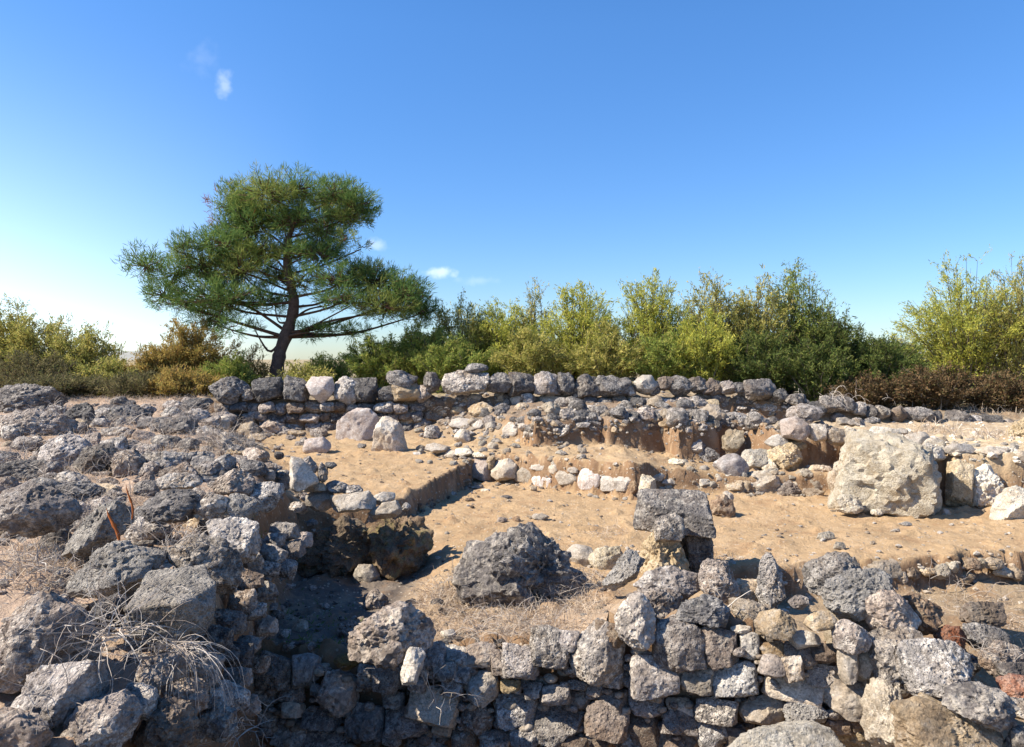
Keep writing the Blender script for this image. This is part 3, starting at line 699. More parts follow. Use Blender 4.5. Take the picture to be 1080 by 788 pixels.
heap([(918, 765), (923, 735), (935, 720), (950, 738), (962, 795), (920, 798)], 'y', 'a', 3.4, 'yellow crumbling plaster column at the end of the front wall', rough=.09)
rock(1074, 746, 28, 24, 0, 'g', 'a', D=3.3, group=HEAP, name='rubble_stone', cat='stone', label='grey stone wedged at the right edge under the reddish stone')
rock(1078, 782, 36, 36, 0, 'd', 'a', D=3.1, group=HEAP, name='rubble_stone', cat='stone', label='dark stone in the bottom right corner')
rock(1000, 700, 60, 50, 0, 'd', 'a', D=3.75, group=HEAP, label='dark stone buried in the heap behind the round pitted boulder')
rock(890, 664, 52, 52, 0, 'y', 'a', D=3.85, group=HEAP, label='tan lump under the light grey porous boulder')

# --- pillar of stones in the middle of the floor
PIL = 'stones of the broken pillar on the floor'
rock(poly=[(670, 560), (676, 516), (748, 517), (756, 545), (752, 566)], kind='d', style='b', D=5.3, label='big flat-topped dark capstone of the broken pillar on the floor', group=PIL, name='capstone', cat='stone', thick=1.0, top=.8, chips=1, soft=50, rough=.035, yaw=8)
rock(706, 557, 32, 32, 0, 'g', 'b', D=5.05, label='grey block in the pillar under its flat-topped capstone', group=PIL, name='basalt_block', cat='stone')
rock(poly=[(716, 552), (753, 545), (753, 606), (720, 612)], kind='d', style='b', D=5.35, label='dark upright stone in the shaded right side of the pillar', group=PIL, name='basalt_block', cat='stone')
rock(poly=[(670, 606), (672, 575), (684, 556), (704, 560), (722, 575), (726, 612), (690, 620)], kind='y', style='a', D=5.2, label='yellow crumbling mortar foot of the broken pillar', group=PIL, name='mortar_core', cat='mortar', rough=.12)
rock(poly=[(673, 540), (675, 510), (680, 496), (690, 500), (692, 520), (690, 545)], kind='c', style='a', D=7.6, label='upright cream plaster stub behind the pillar, at the earth section corner', name='plaster_stub', cat='plaster')
RB = 'pale rubble behind the broken pillar'
for a in [(691, 503, 22, 12, 'w', 'a'), (706, 508, 16, 10, 'w', 'a'), (718, 507, 16, 12, 'w', 'a'), (746, 509, 22, 9, 'w', 'b'), (713, 488, 16, 9, 'c', 'a'), (727, 511, 12, 8, 'c', 'a'), (736, 515, 12, 7, 't', 'a'), (727, 491, 18, 7, 't', 'a'),
          (760, 535, 26, 28, 'b', 'a'), (768, 525, 12, 15, 'w', 'r'), (731, 471, 25, 18, 'g', 'b'), (736, 479, 13, 9, 'w', 'a'), (748, 481, 22, 18, 'd', 'a'), (760, 505, 12, 9, 't', 'a')]:
    rock(*a[:4], 0, a[4], a[5], group=RB, name='rubble_stone', cat='stone')

# --- low wall of white stones, right of centre
LW = 'stones of the low pale wall on the right floor'
rock(poly=[(752, 492), (760, 481), (775, 478), (785, 486), (791, 497), (778, 506), (760, 503)], kind='k', style='r', group=LW, label='big smooth whitish boulder left of the low pale wall', name='limestone_lump', cat='boulder')
rock(poly=[(780, 507), (790, 497), (816, 496), (826, 503), (822, 516), (800, 520), (786, 518)], kind='w', style='a', group=LW, label='long white rough stone starting the low pale wall', name='limestone_lump', cat='stone')
for a in [(771, 512, 24, 13, 't', 'b'), (786, 513, 12, 13, 't', 'b'), (832, 516, 32, 18, 'b', 'a'), (841, 511, 13, 11, 'w', 'a'), (863, 511, 25, 18, 'w', 'r'), (856, 520, 25, 11, 't', 'a'), (885, 509, 26, 27, 't', 'a'), (868, 495, 28, 10, 't', 'a'), (770, 500, 18, 10, 'c', 'a'), (797, 487, 32, 26, 'c', 'a'), (829, 484, 42, 36, 'y', 'a'), (848, 500, 22, 12, 'y', 'a'), (812, 492, 20, 16, 'c', 'a')]:
    rock(*a[:4], 0, a[4], a[5], group=LW, name='rubble_stone', cat='stone')
LG = 'stones on the earth ledge right of centre'
rock(poly=[(773, 452), (784, 455), (784, 470), (779, 480), (764, 478), (761, 465), (764, 452)], kind='y', style='r', D=9.2, group=LG, label='yellowish rounded block standing below the rubble slope', name='mortar_lump', cat='stone')
rock(poly=[(822, 449), (826, 442), (838, 439), (851, 446), (853, 458), (846, 466), (824, 461)], kind='k', style='b', D=8.95, group=LG, label='white squared block on the ledge above the low pale wall', name='limestone_block', cat='stone')
for a in [(820, 466, 25, 16, 'w', 'r'), (862, 457, 20, 20, 'w', 'b'), (884, 460, 30, 20, 't', 'r'), (897, 456, 14, 14, 'c', 'a'), (840, 470, 24, 12, 'y', 'a')]:
    rock(*a[:4], 0, a[4], a[5], D=8.98, group=LG, name='rubble_stone', cat='stone')

# --- plaster stump and the platform on the right
rock(poly=[(872, 543), (884, 515), (892, 478), (898, 454), (962, 455), (984, 468), (984, 541)], kind='c', style='b', D=7.55, chips=2, soft=14, face=.1, top=.35, yaw=30, label='big cream plaster stump standing at the corner of the right platform', name='plaster_stump', cat='plaster', rough=.075, thick=1.0)
rock(976, 479, 66, 22, 3, 'c', 'a', D=7.75, label='cream ledge of plaster over the dark recess beside the stump', name='plaster_lump', cat='plaster', rough=.08)
rock(poly=[(998, 535), (1000, 488), (1012, 484), (1026, 490), (1024, 535)], kind='y', style='b', chips=1, soft=50, rough=.04, yaw=15, D=7.6, label='yellowish earth pier right of the dark recess', name='earth_pier', cat='earth', thick=.9)
rock(poly=[(1018, 535), (1022, 496), (1040, 490), (1054, 498), (1056, 520), (1040, 538)], kind='c', style='b', chips=3, D=7.6, label='cream crumbling lump right of the yellowish earth pier', name='plaster_lump', cat='plaster', rough=.09)
rock(poly=[(1044, 548), (1052, 522), (1070, 512), (1092, 516), (1096, 550)], kind='c', style='r', D=7.0, label='low cream plaster mound at the right edge', name='plaster_lump', cat='plaster')
rock(poly=[(1056, 470), (1066, 448), (1084, 438), (1100, 445), (1100, 474)], kind='y', style='r', D=9.3, label='sloping tan earth mound at the right edge behind the platform', name='earth_mound', cat='earth')
PF = 'pale stones on the right platform'
for a in [(893, 532, 30, 22), (926, 540, 16, 8), (952, 532, 18, 16)]:
    rock(*a, 0, 'c', 'r', D=7.25, group='plaster lumps fallen round the cream stump', name='plaster_lump', cat='plaster', rough=.09)
for a in [(942, 468, 20, 15, 'c', 'a'), (932, 458, 38, 18, 'c', 'a'), (967, 464, 34, 18, 'w', 'a'), (985, 467, 22, 12, 'w', 'a'), (1012, 474, 34, 15, 'w', 'a'), (1048, 477, 40, 13, 'w', 'a'), (1060, 483, 22, 11, 'w', 'a'), (1077, 481, 16, 13, 'w', 'r'), (921, 444, 18, 10, 'g', 'a'), (903, 446, 20, 11, 'g', 'a'), (950, 456, 16, 9, 'w', 'a'), (996, 477, 16, 8, 'c', 'a'), (890, 445, 17, 10, 'w', 'b'), (1030, 484, 20, 8, 'c', 'a'), (958, 474, 14, 7, 'c', 'a'), (978, 476, 20, 9, 'c', 'a')]:
    rock(*a[:4], 0, a[4], a[5], group=PF, name='rubble_stone', cat='stone')
for a in [(900, 537, 11, 6, 'd', 'a'), (918, 540, 15, 7, 'd', 'a'), (955, 553, 16, 6, 'w', 'a'), (945, 560, 12, 5, 'w', 'a'), (998, 541, 10, 9, 'w', 'a'), (985, 538, 10, 6, 't', 'a'), (1066, 546, 14, 6, 'w', 'a'), (872, 566, 20, 11, 'c', 'a'), (886, 576, 16, 10, 'c', 'a'), (1000, 530, 8, 7, 't', 'a'), (935, 538, 10, 5, 't', 'a')]:
    rock(*a[:4], 0, a[4], a[5], group='loose stones on the right floor', name='rubble_stone', cat='stone')

# --- left terrace stones
ST = 'big stones standing on the left terrace'
rock(poly=[(353, 463), (355, 439), (366, 431), (389, 430), (399, 438), (398, 451), (394, 464), (383, 470), (363, 470)], kind='k', style='b', label='big flat-faced greyish white slab standing on the left terrace', group=ST, name='limestone_slab', cat='stone', thick=.5, top=.5, yaw=10)
rock(poly=[(392, 474), (396, 457), (398, 439), (402, 438), (408, 447), (421, 447), (425, 463), (431, 476), (424, 482), (408, 480)], kind='w', style='a', label='pointed whitish standing stone right of the flat-faced slab', group=ST, name='limestone_block', cat='stone')
rock(334, 471, 29, 21, 0, 'k', 'r', label='rounded pinkish boulder lying on the left terrace', group=ST, name='limestone_lump', cat='stone')
rock(poly=[(422, 447), (425, 432), (434, 427), (446, 430), (447, 444), (438, 453), (428, 453)], kind='t', style='a', label='tan-grey faceted block between pointed standing stone and back wall', group=ST, name='limestone_block', cat='stone')
TS = 'rubble along the foot of the back wall'
for a in [(382, 471, 10, 6, 'g', 'a'), (328, 447, 19, 13, 't', 'r'), (344, 451, 17, 11, 'b', 'a'), (338, 457, 20, 13, 'p', 'a'), (286, 451, 32, 20, 'p', 'a'), (260, 454, 29, 20, 't', 'a'), (233, 447, 17, 17, 'w', 'a'), (246, 450, 13, 11, 'd', 'a'), (254, 467, 27, 12, 't', 'b'), (248, 478, 22, 10, 't', 'r'), (267, 479, 25, 14, 'p', 'a'), (272, 463, 20, 12, 't', 'a'), (300, 455, 20, 12, 'p', 'a'), (314, 458, 18, 8, 't', 'a'), (238, 461, 16, 11, 'g', 'a'), (228, 470, 20, 12, 'p', 'a'),
          (465, 434, 20, 17, 't', 'a'), (483, 432, 20, 12, 't', 'a'), (507, 433, 28, 19, 't', 'a'), (528, 419, 16, 14, 'w', 'a'), (543, 421, 17, 15, 'w', 'a'), (558, 421, 15, 12, 'g', 'a'), (503, 420, 14, 10, 'w', 'a'), (550, 429, 16, 9, 't', 'a'), (581, 432, 21, 17, 'y', 'a'), (580, 421, 22, 12, 't', 'a'), (595, 416, 26, 6, 'g', 'b'), (598, 437, 16, 13, 'g', 'b'), (488, 447, 28, 13, 'w', 'a'), (506, 449, 14, 13, 'w', 'a'), (518, 450, 14, 13, 'w', 'a'),
          (540, 454, 22, 18, 'w', 'a'), (553, 450, 16, 12, 'w', 'a'), (558, 457, 14, 13, 'w', 'a'), (489, 461, 18, 17, 'w', 'a'), (456, 457, 19, 18, 'g', 'a'), (519, 471, 12, 10, 'w', 'a'), (470, 446, 18, 9, 't', 'a'), (448, 446, 16, 10, 'g', 'a'), (447, 425, 18, 14, 't', 'a'), (470, 424, 18, 12, 'p', 'a'), (487, 421, 16, 11, 'p', 'a'), (565, 436, 16, 11, 'd', 'a'), (528, 434, 14, 10, 'd', 'a'),
          (631, 435, 22, 14, 'd', 'b'), (653, 436, 21, 17, 'd', 'a'), (666, 437, 14, 13, 'b', 'b'), (680, 438, 20, 17, 'p', 'b'), (697, 438, 16, 13, 'g', 'a'), (713, 438, 24, 18, 'g', 'a'), (731, 437, 17, 12, 'd', 'a'), (749, 437, 21, 22, 't', 'a'), (751, 426, 13, 11, 'y', 'a'), (654, 447, 24, 11, 't', 'a'), (706, 447, 22, 9, 't', 'a'), (614, 438, 20, 12, 'd', 'b'), (736, 424, 20, 13, 'g', 'a'), (765, 424, 17, 12, 'g', 'a'), (722, 424, 16, 10, 'p', 'a'),
          (790, 433, 26, 9, 'y', 'b'), (773, 443, 30, 19, 'g', 'a'), (799, 444, 25, 20, 'g', 'a'), (818, 437, 21, 12, 't', 'a'), (815, 428, 28, 13, 'g', 'b'), (783, 422, 22, 12, 'p', 'a')]:
    rock(*a[:4], 0, a[4], a[5], group=TS, name='rubble_stone', cat='stone')
rock(poly=[(829, 440), (832, 427), (850, 425), (868, 430), (866, 443), (852, 449), (838, 445)], kind='p', style='r', D=10.6, label='large smooth grey-brown block below the right end of the back wall', group=TS, name='basalt_block', cat='stone')

def rubble_stuff(name, label, items):
    """many small stones as one object, several kinds of stone"""
    vs, fs, mi, c = [], [], [], 0
    kinds = sorted({k for *_, k in items})
    for (px, py, w, h, k) in items:
        o = rock(px, py, w, h, rq.uniform(-20, 20), k, 'a', level=3, label='x')
        ROCKS.pop()
        n = len(o.data.vertices); v = np.empty(n * 3); o.data.vertices.foreach_get('co', v)
        f = np.array([p.vertices[:] for p in o.data.polygons])
        vs.append(v.reshape(-1, 3) + np.array(o.location)); fs.append(f + c); mi += [kinds.index(k)] * len(f); c += n
        me = o.data; bpy.data.objects.remove(o); bpy.data.meshes.remove(me)
    o = mesh_obj(name, np.concatenate(vs), np.concatenate(fs), None)
    for k in kinds: o.data.materials.append(MAT[k])
    o.data.polygons.foreach_set('material_index', mi); o.data.set_sharp_from_angle(angle=math.radians(32))
    return tag(o, label, 'rubble', kind='stuff')
rq = random.Random(33)
it = []
for i in range(170):
    px = rq.uniform(440, 880); w = rq.uniform(8, 20)
    it.append((px, rq.uniform(414, 452) + max(0, (px - 760) * .06), w, w * rq.uniform(.5, .85), rq.choice('ggdptgdb')))
for i in range(110):
    it.append((rq.uniform(-5, 330), rq.uniform(430, 540), rq.uniform(7, 15), rq.uniform(5, 10), rq.choice('gdpgdpt')))
for i in range(60):
    px = rq.uniform(680, 900); it.append((px, rq.uniform(488, 520), rq.uniform(6, 12), rq.uniform(4, 8), rq.choice('wctc')))
for i in range(70):
    px = rq.uniform(440, 620); it.append((px, rq.uniform(448, 490), rq.uniform(6, 11), rq.uniform(4, 8), rq.choice('wtcg')))
for i in range(50):
    px = rq.uniform(890, 1080); it.append((px, rq.uniform(456, 490), rq.uniform(6, 14), rq.uniform(4, 8), rq.choice('wctc')))
def on_ground(x, y, w, h, k):
    d = y; it.append((540 + x / d * FPX, HOR - float(tz(x, y)) / d * FPX, w * FPX / d, h * FPX / d, k))
for line, x0, x1, n, kk in ((T1L, -1.15, -.5, 40, 'tbbt'), (W2L, -.9, 1.4, 70, 'tbtw'), (E1L, .1, 3.1, 90, 'bbtg'), (RPL, 3.3, 6, 60, 'tcct'), (W2L, 1.5, 3.4, 50, 'twcb')):
    for i in range(n):
        x = rq.uniform(x0, x1); y = ip(x, line) - abs(rq.gauss(.04, .09)); w = rq.uniform(.02, .075)
        on_ground(x, float(y), w, w * .6, rq.choice(kk))
for i in range(130):
    x, y = rq.uniform(-1, 5), rq.uniform(5.6, 8.2)
    w = rq.uniform(.012, .045); on_ground(x, y, w, w * .6, rq.choice('tbtbwgt'))
for i in range(120):
    x, y = rq.uniform(-2.2, 0), rq.uniform(6.8, 10.5)
    w = rq.uniform(.014, .05); on_ground(x, y, w, w * .6, rq.choice('tbtgt'))
for i in range(120):
    x, y = rq.uniform(-1.4, .6), rq.uniform(4.3, 5.9)
    w = rq.uniform(.012, .05); on_ground(x, y, w, w * .6, rq.choice('dbpgt'))
rubble_stuff('rubble', 'small broken stones strewn over the slopes and the bank', it)

# --- earth section with embedded stones
bw2 = empty('earth_section', (.6, 8.6, EYE - 1.5))
tag(bw2, 'low earth section with a row of pale stones embedded in its face', 'earth section')
def w2D(px):
    D = np.arange(7.5, 11, .01); x = X(px, D); m = D - ip(x, W2L)
    return float(D[np.nonzero(m > 0)[0][0]])
for a in [(440, 484, 18, 14, 'g', 'a'), (454, 485, 15, 14, 'w', 'r'), (469, 488, 24, 15, 'w', 'a'), (488, 492, 21, 20, 'w', 'a'), (507, 494, 24, 24, 'k', 'b'), (531, 496, 27, 24, 'w', 'a'), (518, 489, 9, 15, 't', 'b'), (461, 473, 26, 11, 'w', 'a'), (489, 477, 20, 8, 'c', 'a'), (554, 502, 22, 17, 'w', 'a'), (573, 507, 22, 16, 'k', 'r'),
          (584, 495, 11, 10, 'w', 'r'), (568, 493, 15, 7, 'w', 'a'), (597, 505, 24, 15, 'w', 'a'), (604, 496, 11, 7, 'w', 'a'), (622, 506, 24, 22, 'k', 'r'), (650, 511, 31, 17, 'w', 'b'), (667, 514, 10, 14, 'b', 'r'), (476, 479, 16, 8, 'w', 'a'), (505, 480, 14, 6, 'c', 'a')]:
    D = w2D(a[0]) + (.0 if a[0] > 540 else -.05)
    rock(a[0], a[1], a[2] * 1.08, a[3] * 1.08, 0, a[4], a[5], D=D, name='stone', parent=bw2, level=4, yaw=38, chips=2, thick=.42 if a[0] > 540 else .8, face=.06)

# --- back wall
bw = empty('rubble_wall', (0, 11.8, EYE - 1.1))
tag(bw, 'long low rubble wall behind the dig with large dark capstones on it', 'wall', 'dry rubble walls of the ruin')
def bwD(px):
    D = np.arange(9, 13, .01); m = D - ip(X(px, D), BWL)
    return float(D[np.nonzero(m > 0)[0][0]])
rw = random.Random(11)
cnt = 0
for (x0, x1, y0, y1, hh) in [(228, 446, 425, 456, 10.5), (600, 742, 420, 434, 9)]:
    y = y0; r_ = 0
    while y < y1:
        x = x0 + rw.uniform(-6, 4)
        while x < x1:
            w = rw.uniform(11, 20); h = hh * rw.uniform(.85, 1.15)
            if cnt < 98:
                rock(x + w / 2, y + h / 2 + rw.uniform(-1.2, 1.2), w * 1.12, h * 1.15, rw.uniform(-8, 8), rw.choice('gdddpbg'), 'b', D=bwD(x + w / 2) - .07 + rw.uniform(-.05, .05), name='stone', parent=bw, level=4, yaw=-8)
                cnt += 1
            x += w * 1.02
        y += hh * 1.0
CAP = 'capstones along the top of the back wall'
caps = [(241, 412, 38, 29, 'd', 'r', 'big round dark capstone at the left end of the back wall'), (282, 411, 32, 25, 'd', 'b', None), (262, 416, 14, 12, 'g', 'a', None), (311, 410, 27, 27, 'd', 'b', 'squared dark capstone left of the pinkish white one'),
        (366, 412, 28, 31, 'g', 'a', 'grey rough capstone right of the pinkish white one'), (385, 411, 26, 26, 'g', 'a', None), (422, 400, 30, 20, 'g', 'a', 'grey pointed capstone on the earthy gap of the back wall'), (409, 416, 24, 17, 'd', 'a', None), (431, 413, 28, 20, 't', 'a', None), (446, 415, 18, 18, 'p', 'a', None), (455, 403, 18, 20, 'g', 'a', None),
        (503, 389, 24, 11, 'g', 'r', 'low grey stone sitting on the long flat capstone'), (528, 404, 28, 21, 'd', 'b', None), (551, 404, 27, 25, 'g', 'a', None), (577, 405, 28, 25, 'p', 'b', None), (597, 405, 17, 23, 'd', 'b', None), (618, 410, 30, 28, 'g', 'a', None), (649, 408, 36, 24, 'd', 'b', 'broad dark capstone left of the pale faceted one'),
        (700, 404, 19, 15, 'w', 'a', None), (718, 407, 31, 22, 'g', 'a', None), (737, 405, 21, 17, 'g', 'a', None), (752, 409, 24, 18, 'g', 'a', None), (768, 409, 20, 15, 'p', 'a', None), (782, 410, 18, 13, 'g', 'a', None), (801, 411, 34, 22, 'd', 'b', 'dark block at the right end of the capstone row'), (823, 418, 17, 14, 'd', 'a', None), (634, 402, 12, 12, 'g', 'a', None), (665, 413, 12, 10, 'p', 'a', None), (758, 420, 16, 11, 'd', 'a', None), (841, 421, 24, 13, 'g', 'a', None), (690, 412, 14, 12, 'g', 'a', None)]
for (px, py, w, h, kd, st, lb) in caps:
    if kd in 'gw' and lb is None: kd = 'd' if int(px) % 4 else 'b'
    if st == 'r' and lb is None: st = 'a'
    rock(px, py, w * 1.1, h * 1.08, 0, kd, 'b' if w > 24 and st == 'a' and px % 2 else st, D=bwD(px) - .04, yaw=rw.uniform(-32, 0), label=lb, group=CAP, name='capstone', cat='stone')
rock(poly=[(322, 407), (325, 397), (351, 397), (354, 416), (341, 427), (328, 418)], kind='k', style='b', D=bwD(338) - .08, label='pinkish white capstone, the only pale one at the left of the back wall', group=CAP, name='capstone', cat='stone')
rock(poly=[(465, 403), (467, 392), (490, 390), (517, 392), (518, 413), (495, 417), (469, 416)], kind='g', style='b', D=bwD(492) - .1, label='long flat grey capstone on the back wall', group=CAP, name='capstone', cat='stone')
rock(poly=[(667, 405), (676, 396), (686, 396), (694, 407), (690, 418), (672, 417)], kind='w', style='a', D=bwD(680) - .06, label='pale faceted capstone beside the broad dark one on the back wall', group=CAP, name='capstone', cat='stone')
# low wall farther right
w3 = empty('rubble_wall', (5.5, 11.15, EYE - 1.05))
tag(w3, 'low wall of dark stones at the right edge below the brown brambles', 'wall', 'dry rubble walls of the ruin')
for a in [(860, 430, 20, 15, 'd', 'b'), (876, 426, 26, 19, 'd', 'b'), (893, 427, 16, 17, 'd', 'b'), (905, 431, 16, 15, 'g', 'b'), (917, 434, 16, 16, 'd', 'b'), (931, 435, 16, 16, 'g', 'b'), (948, 437, 18, 19, 'b', 'b'), (969, 439, 30, 20, 'd', 'b'), (988, 440, 12, 15, 'd', 'b'), (1011, 443, 29, 22, 'd', 'r'), (1029, 446, 14, 17, 'g', 'b'), (1045, 447, 25, 21, 'd', 'b'), (1062, 449, 17, 15, 'p', 'b'), (1076, 450, 16, 15, 'd', 'b'),
          (884, 440, 16, 10, 'd', 'b'), (912, 446, 18, 9, 'd', 'b'), (938, 449, 20, 9, 'd', 'b'), (960, 451, 18, 8, 'g', 'b'), (1020, 456, 22, 8, 'd', 'b'), (1048, 459, 20, 8, 'p', 'b')]:
    rock(*a[:4], 0, a[4], a[5], D=bwD(a[0]) - .1, name='stone', parent=w3, level=4 if a[2] > 18 else 3)

# --- scattered stones on the floors
for a in [(534, 525, 13, 6, 'd', 'a'), (569, 546, 19, 9, 'w', 'a'), (544, 548, 10, 8, 'b', 'a'), (502, 514, 14, 5, 'w', 'a'), (512, 518, 11, 5, 'c', 'a'), (476, 521, 12, 6, 'g', 'a'), (530, 549, 12, 7, 'b', 'a'), (495, 527, 10, 5, 'b', 'a'), (563, 516, 8, 7, 't', 'a'), (627, 557, 10, 6, 'b', 'a'), (550, 636, 7, 7, 'w', 'r')]:
    rock(*a[:4], 0, a[4], a[5], group='loose stones on the main floor', name='rubble_stone', cat='stone')
re_ = random.Random(8)
for i in range(15):
    px = 905 + i * 12 + re_.uniform(-4, 4)
    rock(px, 600 + re_.uniform(-9, 14) - (px - 900) * .02, re_.uniform(11, 26), re_.uniform(9, 17), re_.uniform(-20, 20), re_.choice('ttcyb'), 'a', D=5.62 + (px - 900) * .0012, group='crumbly lumps in the cut edge of the right floor', name='mortar_lump', cat='stone', label='crumbly pale lump sticking out of the shaded cut edge of the right floor')
# shaded side wall of the bank over the pit: dry stones showing in the shade
rs = random.Random(21)
for (px, py, w, h, D) in [(262, 612, 34, 26, 3.9), (240, 655, 36, 28, 3.5), (268, 645, 28, 22, 3.75), (235, 690, 34, 26, 3.25), (262, 680, 26, 20, 3.5), (250, 715, 30, 24, 3.2), (225, 735, 38, 30, 2.95), (262, 745, 26, 22, 3.2), (235, 770, 32, 26, 2.9), (212, 705, 48, 36, 2.95), (195, 735, 48, 38, 2.85), (170, 708, 50, 36, 2.75), (228, 760, 44, 36, 2.9), (150, 740, 40, 36, 2.6), (283, 600, 22, 16, 4.3), (290, 570, 24, 18, 4.8), (278, 625, 30, 24, 4.1), (255, 635, 34, 26, 3.75), (300, 600, 26, 22, 4.6), (288, 585, 30, 22, 4.4), (310, 580, 26, 22, 4.95), (248, 690, 40, 30, 3.4), (280, 660, 28, 24, 3.85), (225, 675, 40, 30, 3.25), (246, 735, 40, 30, 3.1), (300, 560, 30, 20, 5.0), (318, 570, 24, 20, 5.2), (272, 700, 24, 20, 3.55), (262, 590, 32, 22, 4.2)]:
    rock(px, py, w, h, rs.uniform(-10, 10), rs.choice('gdp'), 'b', D=D, group='shaded stones in the side of the bank', name='rubble_stone', cat='stone')

# ------------------------------------------------------------------ gravel (stuff)
def gravel(name, n, region, sz, kind, seed):
    rng = np.random.default_rng(seed)
    V, F = ico(1)
    vs, fs, c = [], [], 0
    px = rng.uniform(region[0], region[2], n * 3); py = rng.uniform(region[1], region[3], n * 3)
    for i in range(n):
        D = hit(px[i], py[i])
        if D > 13: continue
        s = rng.uniform(*sz) * rng.uniform(.4, 1) ** 1.0
        x = X(px[i], D); z = float(tz(x, D)) + EYE
        q = V * (1 + .3 * rng.uniform(-1, 1, (len(V), 1))) * np.array([s * rng.uniform(.8, 1.5), s * rng.uniform(.8, 1.3), s * rng.uniform(.5, .9)])
        a = rng.uniform(0, 6.28); q = q @ np.array([[math.cos(a), math.sin(a), 0], [-math.sin(a), math.cos(a), 0], [0, 0, 1]])
        vs.append(q + np.array([x, D, z + s * .2])); fs.append(F + c); c += len(V)
    o = mesh_obj(name, np.concatenate(vs), np.concatenate(fs), MAT[kind], smooth=False)
    return tag(o, kind='stuff')
for nm, n, rg, sz, kd, lb in [('gravel', 420, (0, 425, 340, 620), (.012, .06), 'g', 'grey pebbles and broken bits strewn over the left bank'), ('gravel', 300, (0, 425, 340, 700), (.012, .05), 'p', 'purplish brown pebbles strewn over the left bank'),
                          ('gravel', 300, (430, 470, 1080, 600), (.008, .03), 'w', 'pale chips strewn over the excavated floors'), ('gravel', 260, (260, 460, 1080, 600), (.008, .028), 't', 'tan clods strewn over the excavated floors'),
                          ('gravel', 420, (440, 410, 850, 462), (.02, .075), 'g', 'grey rubble bits on the slope below the back wall'), ('gravel', 260, (440, 412, 850, 462), (.02, .06), 't', 'tan rubble bits on the slope below the back wall'),
                          ('gravel', 220, (880, 445, 1080, 490), (.015, .05), 'c', 'cream bits on the right platform'), ('gravel', 240, (260, 600, 640, 690), (.008, .03), 'd', 'dark bits in the pit and on the mound'), ('gravel', 160, (740, 585, 1080, 650), (.008, .035), 't', 'tan bits on the lower strip on the right')]:
    tag(gravel(nm, n, rg, sz, kd, len(nm) + n + int(rg[0])), lb, 'gravel')

# ------------------------------------------------------------------ blades, stems, leaves
def tris(pos, dr, L, W, rng, bend=0.):
    """thin blades: pos (N,3), dr unit (N,3)"""
    n = len(pos)
    r = rng.normal(size=(n, 3)); s = np.cross(dr, r); s /= np.linalg.norm(s, axis=1)[:, None] + 1e-9
    L = np.asarray(L).reshape(-1, 1); W = np.asarray(W).reshape(-1, 1)
    a = pos - s * W / 2; b = pos + s * W / 2
    mid = pos + dr * L * .55 + np.array([0, 0, -1]) * bend * L * .1
    tip = pos + dr * L + np.array([0, 0, -1]) * bend * L * .45
    v = np.stack([a, b, mid - s * W * .35, mid + s * W * .35, tip], 1).reshape(-1, 3)
    k = np.arange(n)[:, None] * 5
    f = np.concatenate([k + np.array([[0, 1, 3]]), k + np.array([[0, 3, 2]]), k + np.array([[2, 3, 4]])], 0)
    return v, f

def leaf_tris(pos, dr, L, W, rng):
    n = len(pos)
    r = rng.normal(size=(n, 3)); s = np.cross(dr, r); s /= np.linalg.norm(s, axis=1)[:, None] + 1e-9
    L = np.asarray(L).reshape(-1, 1); W = np.asarray(W).reshape(-1, 1)
    v = np.stack([pos - dr * L * .5, pos - s * W / 2, pos + dr * L * .5, pos + s * W / 2], 1).reshape(-1, 3)
    f = np.arange(n * 4).reshape(-1, 4)
    return v, f

def tubes(paths, sides=4):
    vs, fs, c = [], [], 0
    for P, R in paths:
        P = np.asarray(P, float); n = len(P); R = np.asarray(R, float)
        t = np.gradient(P, axis=0); t /= np.linalg.norm(t, axis=1)[:, None] + 1e-9
        ref = np.where(np.abs(t[:, 2:3]) > .9, np.array([[1., 0, 0]]), np.array([[0, 0, 1.]]))
        u = np.cross(t, ref); u /= np.linalg.norm(u, axis=1)[:, None] + 1e-9
        w = np.cross(t, u)
        a = np.arange(sides) / sides * 2 * math.pi
        ring = P[:, None] + R[:, None, None] * (np.cos(a)[None, :, None] * u[:, None] + np.sin(a)[None, :, None] * w[:, None])
        vs.append(ring.reshape(-1, 3))
        i = np.arange(n * sides).reshape(n, sides); j = np.roll(i, -1, 1)
        fs.append(np.stack([i[:-1], j[:-1], j[1:], i[1:]], -1).reshape(-1, 4) + c); c += n * sides
    return np.concatenate(vs), np.concatenate(fs)

def unit(v): return v / (np.linalg.norm(v, axis=-1, keepdims=True) + 1e-9)

def ground_z(x, y): return float(tz(x, y)) + EYE

def grass(name, patches, mat, label, seed, Lr=(.06, .2), W=.004, flat=.5, bend=.6):
    rng = np.random.default_rng(seed)
    Ps, Ds, Ls = [], [], []
    for (px, py, rx, ry, n) in patches:
        a = rng.uniform(0, 6.28, n); r = np.sqrt(rng.uniform(0, 1, n))
        for i in range(n):
            qx, qy = px + rx * r[i] * math.cos(a[i]), py + ry * r[i] * math.sin(a[i])
            D = hit(qx, qy) if i % 4 == 0 or not Ps else D
            x = X(qx, D) + rng.normal(0, .03); y = D + rng.normal(0, .04)
            Ps.append((x, y, 0)); Ls.append(rng.uniform(*Lr))
    P = np.array(Ps); P[:, 2] = tz(P[:, 0], P[:, 1]) + EYE - .005
    n = len(P)
    d = unit(np.stack([rng.normal(0, flat, n), rng.normal(0, flat, n), rng.uniform(.25, 1, n)], 1))
    v, f = tris(P, d, Ls, np.full(n, W), rng, bend)
    o = mesh_obj(name, v, f, mat, smooth=False)
    return tag(o, label, 'grass', kind='stuff')

